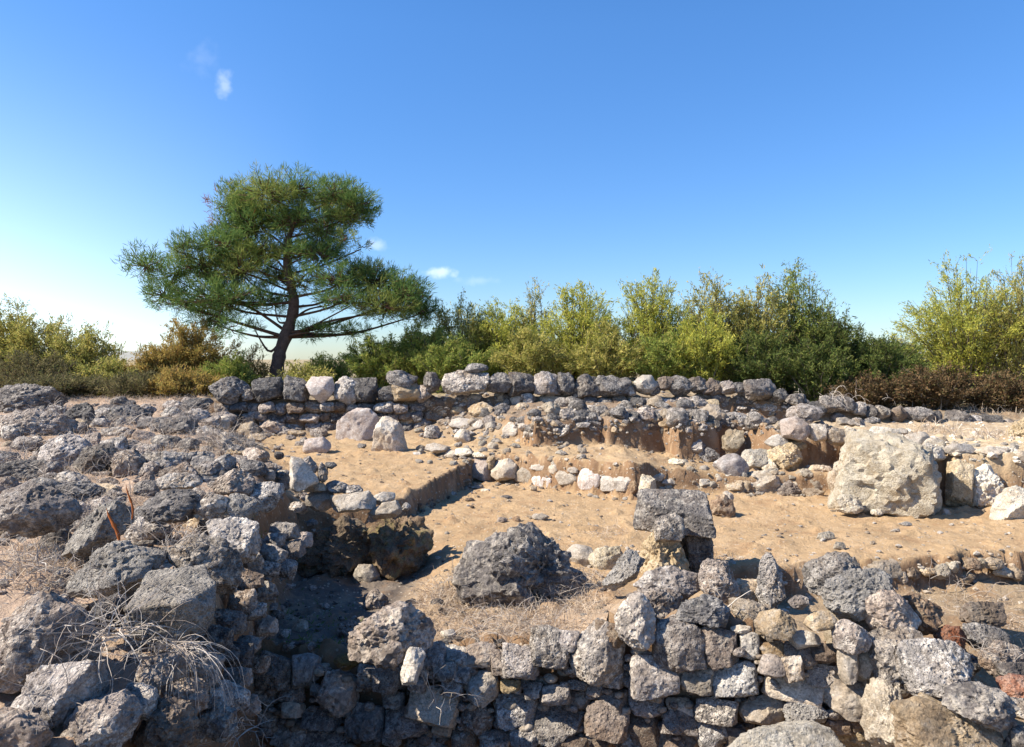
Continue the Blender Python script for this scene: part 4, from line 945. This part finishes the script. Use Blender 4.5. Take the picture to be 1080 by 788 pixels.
grass('dry_grass', [(530, 645, 95, 38, 4200), (600, 630, 45, 28, 1500), (470, 630, 34, 22, 900), (640, 562, 30, 8, 160), (530, 612, 40, 25, 900)], M_STRAW, 'pale dry grass and straw matted over the mound in the middle', 1, (.05, .17), .0035, .9, .7)
grass('dry_grass', [(110, 470, 120, 34, 2400), (60, 520, 70, 30, 700), (200, 470, 60, 24, 1100), (150, 434, 120, 14, 2600), (150, 421, 110, 4, 1500), (40, 600, 50, 25, 900), (150, 540, 60, 20, 400), (90, 590, 50, 20, 300), (235, 470, 30, 14, 260), (190, 560, 40, 12, 300)], M_STRAW, 'bleached dry grass growing between the boulders of the left bank', 2, (.06, .22), .004, .55, .8)
grass('dry_grass', [(330, 396, 90, 3, 400), (420, 398, 60, 4, 300), (600, 396, 160, 4, 700), (850, 412, 60, 6, 500), (950, 425, 60, 6, 300), (1050, 430, 50, 10, 500), (985, 455, 25, 6, 120), (1040, 462, 30, 4, 160), (440, 430, 20, 10, 120)], M_STRAW, 'dry grass along the top of the back walls', 3, (.1, .32), .008, .45, .8)
grass('dry_grass', [(1010, 640, 70, 14, 500), (1060, 660, 30, 20, 300), (800, 605, 50, 10, 250), (760, 590, 20, 8, 120)], M_STRAW, 'thin dry grass on the low strip behind the right heap', 4, (.03, .1), .003, .8, .6)
grass('weeds', [(360, 660, 60, 25, 260), (300, 640, 40, 25, 160), (514, 637, 4, 3, 40), (330, 690, 50, 10, 100)], M_GREEN, 'few short green weeds in the shaded pit and on the mound', 5, (.02, .06), .006, .7, .5)

# dry bare stems: tangles are things of their own
def tangle(name, px, py, n, spread, L, label, seed, D=None, up=.5, r=.0022, mat=None, droop=.8, fork=True, kinds='plant', lift=0.):
    rng = np.random.default_rng(seed)
    if D is None: D = hit(px, py)
    base = np.array([X(px, D), D, Z(py, D) + lift])
    paths = []
    for i in range(n):
        p = base + (np.array([rng.normal(0, spread), rng.normal(0, spread), rng.uniform(-.02, .03)]) if n > 12 else np.zeros(3))
        d = unit(np.array([rng.normal(0, 1), rng.normal(-.1, .7), rng.uniform(up * .3, up * 1.6)]))
        l = rng.uniform(.5, 1) * L; k = 9; pts = [p]
        for j in range(k):
            d = unit(d + rng.normal(0, .16, 3) + np.array([0, 0, -droop * .22 * j / k * 2])); pts.append(pts[-1] + d * l / k)
        pts = np.array(pts)
        paths.append((pts, np.linspace(r, r * .35, len(pts)) * rng.uniform(.6, 1.2)))
        if fork:
            for b in range(rng.integers(1, 4)):
                s = rng.integers(3, k); q = pts[s]; dd = unit(pts[s] - pts[s - 1] + rng.normal(0, .6, 3)); sub = [q]
                for j in range(5): dd = unit(dd + rng.normal(0, .2, 3)); sub.append(sub[-1] + dd * l * .07)
                paths.append((np.array(sub), np.linspace(r * .6, r * .25, 6)))
    v, f = tubes(paths, 3)
    o = mesh_obj(name, v - base, f, mat or M_STEM, tuple(base), smooth=False)
    return tag(o, label, kinds, 'dry bare weeds among the stones')
tangle('dry_weed', 120, 668, 44, .04, .4, 'big tangle of bare dry stems sprawling below the squared grey block', 31, D=2.72, up=.35, r=.0026)
tangle('dry_weed', 180, 690, 90, .035, .38, 'bundle of thin dry stems hanging over the bank edge under the squared block', 32, D=2.85, up=.25, droop=1.9, r=.002, fork=False)
tangle('dry_weed', 70, 740, 8, .02, .4, 'few long dry stems crossing the dark boulders at the left edge', 33, D=2.45, up=.6, r=.002)
tangle('dry_weed', 255, 770, 16, .06, .2, 'pale dry twigs at the foot of the bank near the bottom edge', 34, D=3.0, up=.4)
tangle('dry_weed', 192, 575, 46, .05, .2, 'tuft of curling dry stems on the rounded grey boulder', 35, D=3.45, up=1.2, droop=1.2, r=.0016, fork=False)
tangle('dry_weed', 150, 565, 20, .02, .18, 'straw-coloured tuft at the foot of the red dock stalks', 36, D=3.75, up=1.6, droop=1., r=.0018, fork=False)
tangle('dry_weed', 120, 452, 30, .12, .45, 'bare twigs among the far stones of the left bank', 37, up=1.0, r=.004)
tangle('dry_weed', 66, 440, 5, .03, .35, 'forked dry twig beside the far-left dark boulder', 38, up=1.3, r=.007)
tangle('dry_weed', 170, 455, 22, .12, .32, 'bleached stems in front of the dark square stone of the bank', 39, up=1.1, r=.004)
tangle('dry_weed', 90, 500, 30, .14, .26, 'matted dry stems over the dark stones in mid bank', 40, up=.8, r=.0022)
tangle('dry_weed', 70, 575, 22, .12, .2, 'dry stems behind the soil patch on the left', 41, up=.9, r=.0018)
tangle('dry_weed', 762, 645, 3, .01, .26, 'bare branched weed standing before the rounded pinkish stone', 42, D=3.95, up=2.6, droop=.1, r=.0035)
tangle('dry_weed', 605, 620, 40, .1, .25, 'matted dry stems on the right end of the craggy dark slab', 43, D=4.7, up=.6, r=.0016)
tangle('dry_weed', 480, 612, 18, .05, .2, 'curled dry stems at the left end of the craggy dark slab', 44, D=4.75, up=.8, r=.0016)
tangle('dry_weed', 1000, 622, 14, .12, .3, 'bare twigs under the cut edge on the right', 45, up=1., r=.0028)
tangle('dry_weed', 1040, 690, 14, .06, .2, 'dry stems among the stones of the right heap', 46, D=3.6, up=1.2, r=.0016)
tangle('dry_weed', 890, 420, 16, .2, .45, 'arching dry stems on top of the low right wall', 47, D=11.3, up=1.2, droop=1.3, r=.005)
tangle('dry_weed', 460, 745, 10, .03, .3, 'pale stems lying against the front wall stones', 48, D=3.8, up=1.2, r=.0018)
tangle('dry_weed', 340, 735, 6, .02, .3, 'thin stems against the shaded left of the front wall', 49, D=3.8, up=1.4, r=.0016)
tangle('dry_weed', 540, 655, 120, .2, .2, 'thick mat of dry stems behind the front wall', 50, D=4.35, up=.5, r=.0014, fork=True)['kind'] = 'stuff'
for i, (px, py, L, lb) in enumerate([(40, 455, .3, 'on the long low pinkish boulder'), (225, 475, .3, 'in the rubble left of the terrace'), (20, 500, .25, 'over the dark stones at the left edge'), (130, 500, .3, 'beside the small block in mid bank'), (255, 480, .25, 'at the rear edge of the pit'), (100, 560, .25, 'against the long pale boulder'), (200, 445, .35, 'at the far end of the bank near the wall'), (30, 615, .2, 'on the soil patch at left'), (215, 540, .22, 'among the faceted stones by the pit')]):
    tangle('dry_weed', px, py, 40, .08, L, 'pale dry stems ' + lb, 60 + i, up=.9, r=.0028, lift=.08)
# red dock stalks
for (px, py, tipx, tipy, w, lb) in [(126, 577, 112, 537, .013, 'orange-red dock stalk leaning left among the boulders'), (139, 548, 133, 512, .008, 'dark red dock stalk standing upright behind the orange one')]:
    D = 3.72
    b = np.array([X(px, D), D, Z(py, D)]); t = np.array([X(tipx, D), D + .02, Z(tipy, D)])
    k = np.linspace(0, 1, 12)[:, None]
    pts = b + (t - b) * k + np.array([.01, 0, 0]) * np.sin(k * 5)
    rad = w * np.interp(k[:, 0], [0, .15, .6, 1], [.25, .6, .7, .12]) * (1 + .25 * np.sin(np.arange(12) * 2.3))
    v, f = tubes([(pts, rad)], 5)
    root = mesh_obj('dock_stalk', v - b, f, M_DOCK, tuple(b)); tag(root, lb, 'plant', 'red dock stalks')

# ------------------------------------------------------------------ shrubs
def shrub(name, px, top, w, D, leaf, label, seed, dens=1., base=None, group='shrubs behind the back wall', airy=.0, Lr=(.045, .1), Wr=.0165, lean=0., fill=1.0):
    rng = np.random.default_rng(seed)
    x0 = X(px, D); zb = ground_z(x0, D) if base is None else base
    H = Z(top, D) - zb; Wm = w * D / FPX
    root = empty(name, (x0, D, zb)); tag(root, label, 'shrub', group)
    n = int(38 * dens * max(Wm, .8))
    paths, LP, LD = [], [], []
    for i in range(n):
        a = rng.uniform(0, 6.28); rr = rng.uniform(0, 1) ** .6
        tx, ty = math.cos(a) * rr * Wm * .5, math.sin(a) * rr * Wm * .42
        tz = H * (1 - .5 * rr ** 2.2) * rng.uniform(.66, 1.0)
        b = np.array([tx * .25 + rng.normal(0, .08), ty * .25 + rng.normal(0, .08), -.05])
        k = np.linspace(0, 1, 9)[:, None]
        e = np.array([tx + lean * H * .2, ty, tz])
        mid = b * .5 + e * .5 + np.array([tx * -.15, ty * -.15, .1 * H])
        P = (1 - k) ** 2 * b + 2 * k * (1 - k) * mid + k ** 2 * e + fbm(np.concatenate([k * 3, k * 0 + i, k * 0 + seed], 1), 2)[:, None] * np.array([.07, .07, .02])
        paths.append((P, np.linspace(.016, .003, 9) * rng.uniform(.6, 1.2)))
        # side sprays
        m = int(rng.integers(9, 15))
        for j in range(m):
            t = rng.uniform(.12 if fill > .6 else .35, 1.0); idx = t * 8; i0 = min(int(idx), 7)
            q = P[i0] + (P[i0 + 1] - P[i0]) * (idx - i0)
            dd = unit(unit(P[i0 + 1] - P[i0]) * .75 + rng.normal(0, .55, 3) + np.array([q[0] * .35, q[1] * .35, .2]))
            ll = rng.uniform(.18, .45) * (1.15 - .5 * t) * min(1.3, max(.6, H / 2))
            tip = q + dd * ll
            if j % 2 == 0: paths.append((np.array([q, q + dd * ll * .5 + rng.normal(0, .015, 3), tip]), np.array([.005, .0035, .002])))
            c = int(rng.integers(20, 34) * (1 - airy))
            tt = rng.uniform(.1, 1.1, c)[:, None]
            LP.append(q + dd * ll * tt + rng.normal(0, .03, (c, 3))); LD.append(unit(dd * .8 + rng.normal(0, .45, (c, 3))))
    v, f = tubes(paths, 3); mesh_obj('stems', v, f, M_TWIG, (0, 0, 0), root, smooth=False)
    LP = np.concatenate(LP); LD = np.concatenate(LD); k = len(LP)
    keep = LP[:, 2] > .0
    LP, LD = LP[keep], LD[keep]; k = len(LP)
    v, f = leaf_tris(LP, LD, rng.uniform(*Lr, k), rng.uniform(.6, 1.3, k) * Wr, rng)
    mesh_obj('foliage', v, f, LEAF[leaf], (0, 0, 0), root, smooth=False)
    return root

SH = [  # px, top, w, D, leaf, density, airy, label
    (8, 314, 120, 14.5, 'olive', 1.0, .1, 'olive green shrub at the left edge, taller than its neighbours'),
    (52, 330, 100, 14.2, 'olive', 1., .25, 'twiggy olive shrub behind the far-left dark boulder'),
    (92, 342, 80, 14.0, 'olive', .9, .3, 'thin olive shrub left of the gap with distant hills'),
    (35, 372, 120, 13.3, 'twig', 1., .45, 'low twiggy brownish shrub close behind the far-left boulder'),
    (112, 378, 70, 13.3, 'olive', 1., .4, 'low olive shrub under the gap with the distant hills'),
    (165, 362, 70, 13.8, 'rust', 1., .15, 'yellowish shrub just right of the gap with distant hills'),
    (205, 334, 90, 14.2, 'rust', 1.1, .1, 'tall orange-olive shrub below the left boughs of the pine'),
    (145, 394, 90, 12.3, 'twig', .9, .4, 'low brownish twiggy shrub in front of the yellowish shrub'),
    (240, 375, 60, 13.4, 'green', .9, .1, 'small green shrub left of the pine trunk'),
    (195, 388, 90, 12.3, 'rust', 1., .4, 'low yellowish olive shrub behind the left end of the back wall'),
    (60, 398, 120, 12.4, 'twig', .9, .4, 'low brownish shrub close behind the far stones of the bank'),
    (320, 385, 70, 13.4, 'olive', .8, .5, 'low thin shrub at the foot of the pine trunk'),
    (266, 362, 40, 14.6, 'rust', .7, .65, 'nearly bare brownish shrub left of the pine trunk'),
    (352, 372, 60, 15.5, 'green', .9, .3, 'low green shrub right of the pine trunk'),
    (400, 352, 80, 14.6, 'green', 1.1, 0, 'round fresh green shrub under the right boughs of the pine'),
    (445, 335, 80, 14.4, 'green', 1.2, 0, 'leafy green shrub at the tip of the right pine bough'),
    (490, 306, 90, 15., 'olive', 1., .25, 'airy olive shrub right of the pine, with thin top twigs'),
    (480, 350, 90, 13.8, 'green', 1.1, 0, 'green bushy shrub in front of the airy olive shrub'),
    (530, 312, 90, 14.8, 'yellow', 1., .1, 'pale yellow-green shrub behind the long flat capstone'),
    (562, 293, 60, 15.2, 'olive', .8, .45, 'thin tall airy sapling in the middle of the shrub row'),
    (560, 345, 90, 13.8, 'olive', 1.1, .05, 'dense olive shrub in front of the thin airy sapling'),
    (612, 292, 90, 14.6, 'yellow', 1.1, .05, 'tall bright yellow-green shrub in the middle of the row'),
    (640, 340, 90, 13.7, 'olive', 1.1, .0, 'olive shrub in front of the bright yellow-green shrub'),
    (688, 285, 85, 14.5, 'yellow', 1.2, .05, 'tall yellow-green shrub left of centre of the right clump'),
    (705, 350, 90, 13.6, 'green', 1.2, 0, 'mid green bushy shrub behind the pale faceted capstone'),
    (752, 282, 90, 14.8, 'olive', 1.1, .1, 'tall olive shrub with feathery top in the right clump'),
    (742, 325, 75, 13.5, 'yellow', 1.2, 0, 'bright yellow-green shrub standing in front of the right clump'),
    (800, 272, 70, 14.6, 'olive', 1.1, .1, 'tallest olive shrub of the right clump'),
    (842, 275, 85, 14.7, 'green', 1.2, .1, 'tall green shrub at the right of the clump, with ragged top'),
    (800, 345, 90, 13.5, 'dark', 1.3, 0, 'dark undergrowth shrub below the tallest olive shrub'),
    (876, 318, 90, 14.2, 'dark', 1.3, 0, 'dark green shrub on the right slope of the clump'),
    (930, 352, 90, 13.8, 'dark', 1.2, .05, 'low dark shrub trailing off right of the clump'),
    (862, 355, 80, 13.2, 'dark', 1.2, 0, 'low very dark shrub behind the dark end capstone'),
    (1022, 272, 150, 15.5, 'yellow', 1.1, .05, 'large feathery yellow-green bush at the right'),
    (1075, 266, 100, 15.0, 'olive', 1.0, .1, 'olive bush at the right edge beside the large feathery bush'),
]
for i, (px, top, w, D, leaf, dn, airy, lb) in enumerate(SH):
    shrub('shrub', px, top, w, D, leaf, lb, 500 + i, dn, airy=airy)
for i, (px, top, w, lb) in enumerate([(915, 399, 80, 'brown bramble thicket under the dark shrub'), (985, 386, 90, 'rust-brown bramble thicket in the middle of the right bramble row'), (1055, 396, 110, 'brown bramble thicket at the right edge under the olive bush')]):
    shrub('bramble', px, top, w, 12.6, 'bramble', lb, 700 + i, 1.2, airy=.25, group='brambles behind the low right wall', Lr=(.03, .07), Wr=.022)
# wood behind, hardly seen through the shrubs
for i, px in enumerate([450, 540, 620, 700, 780, 860, 930]):
    shrub('shrub', px, 352, 130, 17.5, 'dark', 'dark green shrub of the rear row, seen only through the front shrubs', 800 + i, 1.2, group='rear row of dark shrubs')

# ------------------------------------------------------------------ pine
def pine():
    rng = np.random.default_rng(77)
    D0 = 14.6
    def P(px, py, dy=0.): return np.array([X(px, D0), D0 + dy, Z(py, D0)])
    gx = X(291, D0); base = np.array([gx, D0, ground_z(gx, D0) - .1])
    root = empty('pine_tree', tuple(base)); tag(root, 'big spreading pine tree with leaning trunk behind the back wall', 'tree')
    def curve(pts, n):
        pts = np.array(pts); t = np.linspace(0, len(pts) - 1, n); o = []
        for k in range(3): o.append(np.interp(t, range(len(pts)), pts[:, k]))
        o = np.stack(o, 1)
        for _ in range(2): o[1:-1] = (o[:-2] + 2 * o[1:-1] + o[2:]) / 4
        return o
    tr = curve([base, P(292, 388), P(296, 368), P(305, 345), P(311, 322), P(307, 300), P(302, 280), P(303, 255), P(312, 230), P(322, 205)], 40)
    rad = np.interp(np.linspace(0, 1, 40), [0, .06, .3, .6, .85, 1], [.17, .13, .115, .085, .045, .02]) * (1 + .07 * rng.normal(size=40))
    v, f = tubes([(tr, rad)], 10); mesh_obj('trunk', v - base, f, M_BARK, (0, 0, 0), root)
    clumps = [(318, 203, 34, 18, 1), (352, 203, 34, 18, 1), (376, 220, 20, 18, 1), (360, 228, 28, 12, 1), (292, 212, 32, 22, 1), (246, 215, 26, 22, .9), (236, 245, 26, 20, .9), (268, 240, 34, 22, 1), (325, 235, 36, 14, 1), (214, 282, 32, 20, 1), (188, 292, 26, 18, 1), (176, 312, 22, 14, .8), (250, 285, 36, 22, 1), (242, 318, 44, 20, 1),
              (285, 322, 26, 12, .8), (200, 322, 24, 13, .9), (222, 340, 24, 10, .8), (336, 272, 32, 16, .8), (358, 298, 34, 14, .9), (394, 298, 30, 18, 1.1), (428, 312, 26, 20, 1.2), (405, 326, 34, 16, 1.1), (441, 328, 15, 16, 1.1), (372, 320, 26, 10, .8), (332, 348, 24, 9, .5), (370, 350, 24, 8, .5), (300, 265, 20, 12, .6), (270, 345, 18, 8, .4), (345, 318, 20, 8, .5), (272, 265, 28, 14, .9), (246, 262, 22, 14, .8), (318, 300, 24, 10, .6), (345, 250, 22, 10, .7), (290, 290, 22, 12, .7), (226, 262, 24, 15, .9), (204, 270, 20, 12, .8), (330, 262, 26, 13, .8), (380, 284, 20, 11, .7), (378, 258, 12, 8, .4), (300, 230, 30, 14, .9), (262, 222, 20, 14, .8)]
    pos, dr, paths, tone = [], [], [], []
    trz = tr[:, 2]
    for (px, py, rx, ry, dn) in clumps:
        for layer in range(2):
            dy = rng.normal(0, .55) if layer else rng.uniform(-.35, .35)
            c = P(px + rng.normal(0, 4) * layer, py + rng.normal(0, 3) * layer, dy)
            # bough from the trunk
            i = int(np.clip(np.argmin(np.abs(trz - (c[2] - .25 - .25 * abs(c[0] - tr[20][0])))), 11, 37))
            b = curve([tr[i], tr[i] * .5 + c * .5 + np.array([rng.normal() * .1, rng.normal() * .1, .14 * rng.normal() - .08]), c + np.array([0, 0, -.05])], 10)
            if layer == 0: paths.append((b, np.linspace(max(.016, rad[i] * .28), .01, 10)))
            sx, sz = rx * D0 / FPX, ry * D0 / FPX
            n = int(104 * dn * (rx * ry / 600.) ** .85)
            q = rng.normal(size=(n, 3)); q = unit(q) * rng.uniform(.15, 1.18, (n, 1)) ** .7
            q = q * np.array([sx, max(sx * .8, sz), sz]); q[:, 2] += .12 * sz
            t = c + q
            out = unit(q / np.array([sx, sx, sz]) + np.array([0, 0, .55]) + rng.normal(0, .3, (n, 3)))
            for k in range(0, n, 3): paths.append((np.array([c + q[k] * .15, c + q[k] * .6 + np.array([0, 0, -.03]), t[k]]), np.array([.012, .008, .004])))
            pos.append(t); dr.append(out); tone.append(np.full(n, rng.uniform() < .38))
    v, f = tubes(paths, 4); mesh_obj('boughs', v - base, f, M_BARK, (0, 0, 0), root)
    pos = np.concatenate(pos); dr = np.concatenate(dr)
    M = 15
    pp = np.repeat(pos, M, 0) + rng.normal(0, .035, (len(pos) * M, 3)); dd = unit(np.repeat(dr, M, 0) + rng.normal(0, .6, (len(pos) * M, 3)))
    yellow_green = np.repeat(np.concatenate(tone), M) ^ (rng.uniform(size=len(pp)) < .12)  # clumps picked at random for the yellow-green tone, plus stray needles
    dead = (pp[:, 0] < X(226, D0)) & (pp[:, 2] > Z(238, D0)) | (rng.uniform(size=len(pp)) < .006)
    for nm, mk, mt in (('needles', ~dead & ~yellow_green, M_NEEDLE), ('needles', ~dead & yellow_green, M_NEEDLE2), ('dead_needles', dead, M_DEAD)):
        p_, d_ = pp[mk], dd[mk]; n = len(p_)
        v, f = leaf_tris(p_ + d_ * .06, d_, rng.uniform(.1, .19, n), np.full(n, .0115), rng)
        mesh_obj(nm, v - base, f, mt, (0, 0, 0), root, smooth=False)
pine()

# ------------------------------------------------------------------ labels of the remaining stones
LM = [('the squared grey block', 180, 640), ('the flat-faced slab on the terrace', 376, 450), ('the pointed standing stone', 410, 460), ('the flat-topped pillar', 712, 535), ('the cream plaster stump', 920, 500), ('the white squared block', 838, 452), ('the craggy dark slab', 550, 595),
      ('the mossy earth lumps', 385, 570), ('the pinkish white capstone', 338, 411), ('the long flat capstone', 492, 403), ('the red dock stalks', 132, 545), ('the far-left dark boulder', 30, 420), ('the yellowish rounded block', 773, 464), ('the embedded pale stone row', 610, 505),
      ('the big smooth whitish boulder', 770, 492), ('the dark jagged bank boulder', 132, 437), ('the round knobbly boulder', 420, 665), ('the pale upright slab over the pit', 315, 500), ('the dark recess', 975, 500), ('the round left-end capstone', 241, 411), ('the dark end capstone', 801, 411), ('the pale faceted capstone', 680, 407), ('the broad dark bank boulder', 182, 530), ('the tan mound at right', 1075, 455), ('the cut right floor edge', 960, 585), ('the huge pinkish boulder', 35, 535), ('the rounded greyish pink boulder', 67, 478), ('the embedded stone corner', 670, 500)]
KW = {'g': 'grey', 'd': 'dark grey', 'p': 'purplish brown', 'w': 'whitish', 't': 'tan', 'y': 'yellowish', 'r': 'reddish', 'b': 'brown', 'k': 'pinkish white', 'c': 'cream', 'm': 'mossy', 'l': 'light grey'}
def relate(px, py):
    L = sorted(LM, key=lambda l: math.hypot(px - l[1], (py - l[2]) * 1.6))
    n, lx, ly = L[0]; dx, dy = px - lx, py - ly; d = math.hypot(dx, dy)
    far = 'just ' if d < 28 else '' if d < 65 else 'well '
    if abs(dx) > abs(dy): return far + ('left of ' if dx < 0 else 'right of ') + n
    return far + ('above ' if dy < 0 else 'below ') + n
pend = {}
for (o, px, py, w, h, kd, st) in ROCKS:
    if 'label' in o: continue
    sz = 'small' if w < 16 else 'large' if w > 34 else ''
    shp = 'flat' if w / h > 1.75 else 'upright' if h > 1.15 * w else {'r': 'rounded', 'b': 'blocky', 'a': 'angular'}[st]
    noun = 'boulder' if o['category'] == 'boulder' else 'capstone' if o.name.startswith('capstone') else 'stone'
    lb = ' '.join(f'{sz} {shp} {KW[kd]} {noun} {relate(px, py)}'.split())
    pend.setdefault(lb, []).append((px, py, o))
ORD = ['leftmost', 'second from left', 'third from left', 'fourth from left', 'fifth from left', 'sixth from left', 'seventh from left', 'eighth from left']
for lb, L in pend.items():
    L.sort(key=lambda a: a[0])
    for i, (px, py, o) in enumerate(L):
        if len(L) == 1: o['label'] = lb
        elif len(L) == 2: o['label'] = lb + (', left of two' if i == 0 else ', right of two')
        else: o['label'] = lb + ', ' + ('rightmost' if i == len(L) - 1 else ORD[min(i, 7)])
        ws = o['label'].split()
        if len(ws) > 16: o['label'] = ' '.join(w for w in ws if w not in ('just', 'well', 'angular', 'blocky'))

# ------------------------------------------------------------------ sky, sun, camera
SUN_EL = math.radians(43); SUN_AZ = math.radians(-100)   # azimuth from +Y towards +X
world = bpy.data.worlds.new('World'); scene.world = world; world.use_nodes = True
nt = world.node_tree; ns, ls = nt.nodes, nt.links; ns.clear()
wo = node(ns, 'ShaderNodeOutputWorld'); bg = node(ns, 'ShaderNodeBackground'); ls.new(bg.outputs[0], wo.inputs[0])
sky = node(ns, 'ShaderNodeTexSky'); sky.sky_type = 'NISHITA'; sky.sun_disc = False
sky.sun_elevation = SUN_EL; sky.sun_rotation = SUN_AZ
sky.altitude = 200; sky.air_density = 1.0; sky.dust_density = .15; sky.ozone_density = 3.0
bg.inputs[1].default_value = .094
# three little wisps of cloud
tc = node(ns, 'ShaderNodeTexCoord')
mask = None
for (px, py, rx, ry, amt) in [(237, 90, 9, 13, .22), (465, 287, 15, 6, .38), (396, 258, 11, 7, .22), (212, 62, 14, 16, .05), (505, 296, 22, 5, .1)]:
    dv = Vector((X(px, 1), 1, -(py - HOR) / FPX)).normalized()
    sb = node(ns, 'ShaderNodeVectorMath', operation='SUBTRACT'); ls.new(tc.outputs['Generated'], sb.inputs[0]); sb.inputs[1].default_value = dv
    nz = node(ns, 'ShaderNodeTexNoise'); nz.inputs['Scale'].default_value = 70; nz.inputs['Detail'].default_value = 5; ls.new(tc.outputs['Generated'], nz.inputs['Vector'])
    ml = node(ns, 'ShaderNodeVectorMath', operation='MULTIPLY'); ls.new(sb.outputs[0], ml.inputs[0]); ml.inputs[1].default_value = (FPX / rx, FPX / rx, FPX / ry)
    ln = node(ns, 'ShaderNodeVectorMath', operation='LENGTH'); ls.new(ml.outputs[0], ln.inputs[0])
    dd = mth(ns, ls, 'ADD', ln.outputs['Value'], mth(ns, ls, 'MULTIPLY', mth(ns, ls, 'SUBTRACT', nz.outputs['Fac'], .5), 2.0))
    r = node(ns, 'ShaderNodeMapRange'); r.interpolation_type = 'SMOOTHSTEP'; r.inputs['From Min'].default_value = 1.2; r.inputs['From Max'].default_value = .0; r.inputs['To Max'].default_value = amt
    ls.new(dd, r.inputs['Value'])
    mask = r.outputs[0] if mask is None else mth(ns, ls, 'MAXIMUM', mask, r.outputs[0])
hs = node(ns, 'ShaderNodeHueSaturation'); hs.inputs['Saturation'].default_value = 1.25; ls.new(sky.outputs[0], hs.inputs['Color'])
skc = mixc(ns, ls, 1., hs.outputs[0], (1.08, 1.07, 1.18), 'MULTIPLY')
# bright haze low in the sky on the side of the sun
dt = node(ns, 'ShaderNodeVectorMath', operation='DOT_PRODUCT'); ls.new(tc.outputs['Generated'], dt.inputs[0]); dt.inputs[1].default_value = (math.sin(SUN_AZ), math.cos(SUN_AZ), .12)
sx = node(ns, 'ShaderNodeSeparateXYZ'); ls.new(tc.outputs['Generated'], sx.inputs[0])
el = ramp_out(ns, ls, mth(ns, ls, 'ABSOLUTE', sx.outputs[2]), .0, .4)
skc = mixc(ns, ls, 1., skc, mixc(ns, ls, el, (.56, .66, .76), (1., 1., 1.)), 'MULTIPLY')   # clear autumn air: less haze low down
gl = ramp_out(ns, ls, dt.outputs['Value'], .1, .9)
lowsky = mth(ns, ls, 'POWER', ramp_out(ns, ls, mth(ns, ls, 'ABSOLUTE', sx.outputs[2]), .48, 0.), 2.4)
gl = mth(ns, ls, 'MULTIPLY', gl, lowsky)
skc = mixc(ns, ls, mth(ns, ls, 'MULTIPLY', gl, 1.), skc, (10., 10.3, 10.6), 'ADD')
cl = mixc(ns, ls, mask, skc, (9., 9.3, 9.6))
ls.new(cl, bg.inputs[0])

sun = bpy.data.lights.new('sun', 'SUN'); sun.energy = 5.0; sun.angle = math.radians(.5); sun.color = (1., .91, .77)
so = bpy.data.objects.new('sun', sun); C.objects.link(so)
sd = Vector((math.sin(SUN_AZ) * math.cos(SUN_EL), math.cos(SUN_AZ) * math.cos(SUN_EL), math.sin(SUN_EL)))
so.rotation_euler = sd.to_track_quat('Z', 'Y').to_euler(); so.location = (-20, 0, 20)

cam = bpy.data.cameras.new('camera'); co = bpy.data.objects.new('camera', cam); C.objects.link(co)
co.location = (0, 0, EYE); co.rotation_euler = (math.radians(90), 0, 0)
cam.sensor_fit = 'HORIZONTAL'; cam.sensor_width = 36; cam.lens = 36 * FPX / 1080
cam.shift_y = -(394 - HOR) / 1080
cam.clip_start = .05; cam.clip_end = 9000
scene.camera = co
scene.render.resolution_x = 1024; scene.render.resolution_y = 747
vs = scene.view_settings
vs.view_transform = 'Standard'; vs.look = 'None'; vs.gamma = 1; vs.use_curve_mapping = False
vs.exposure = 1.0
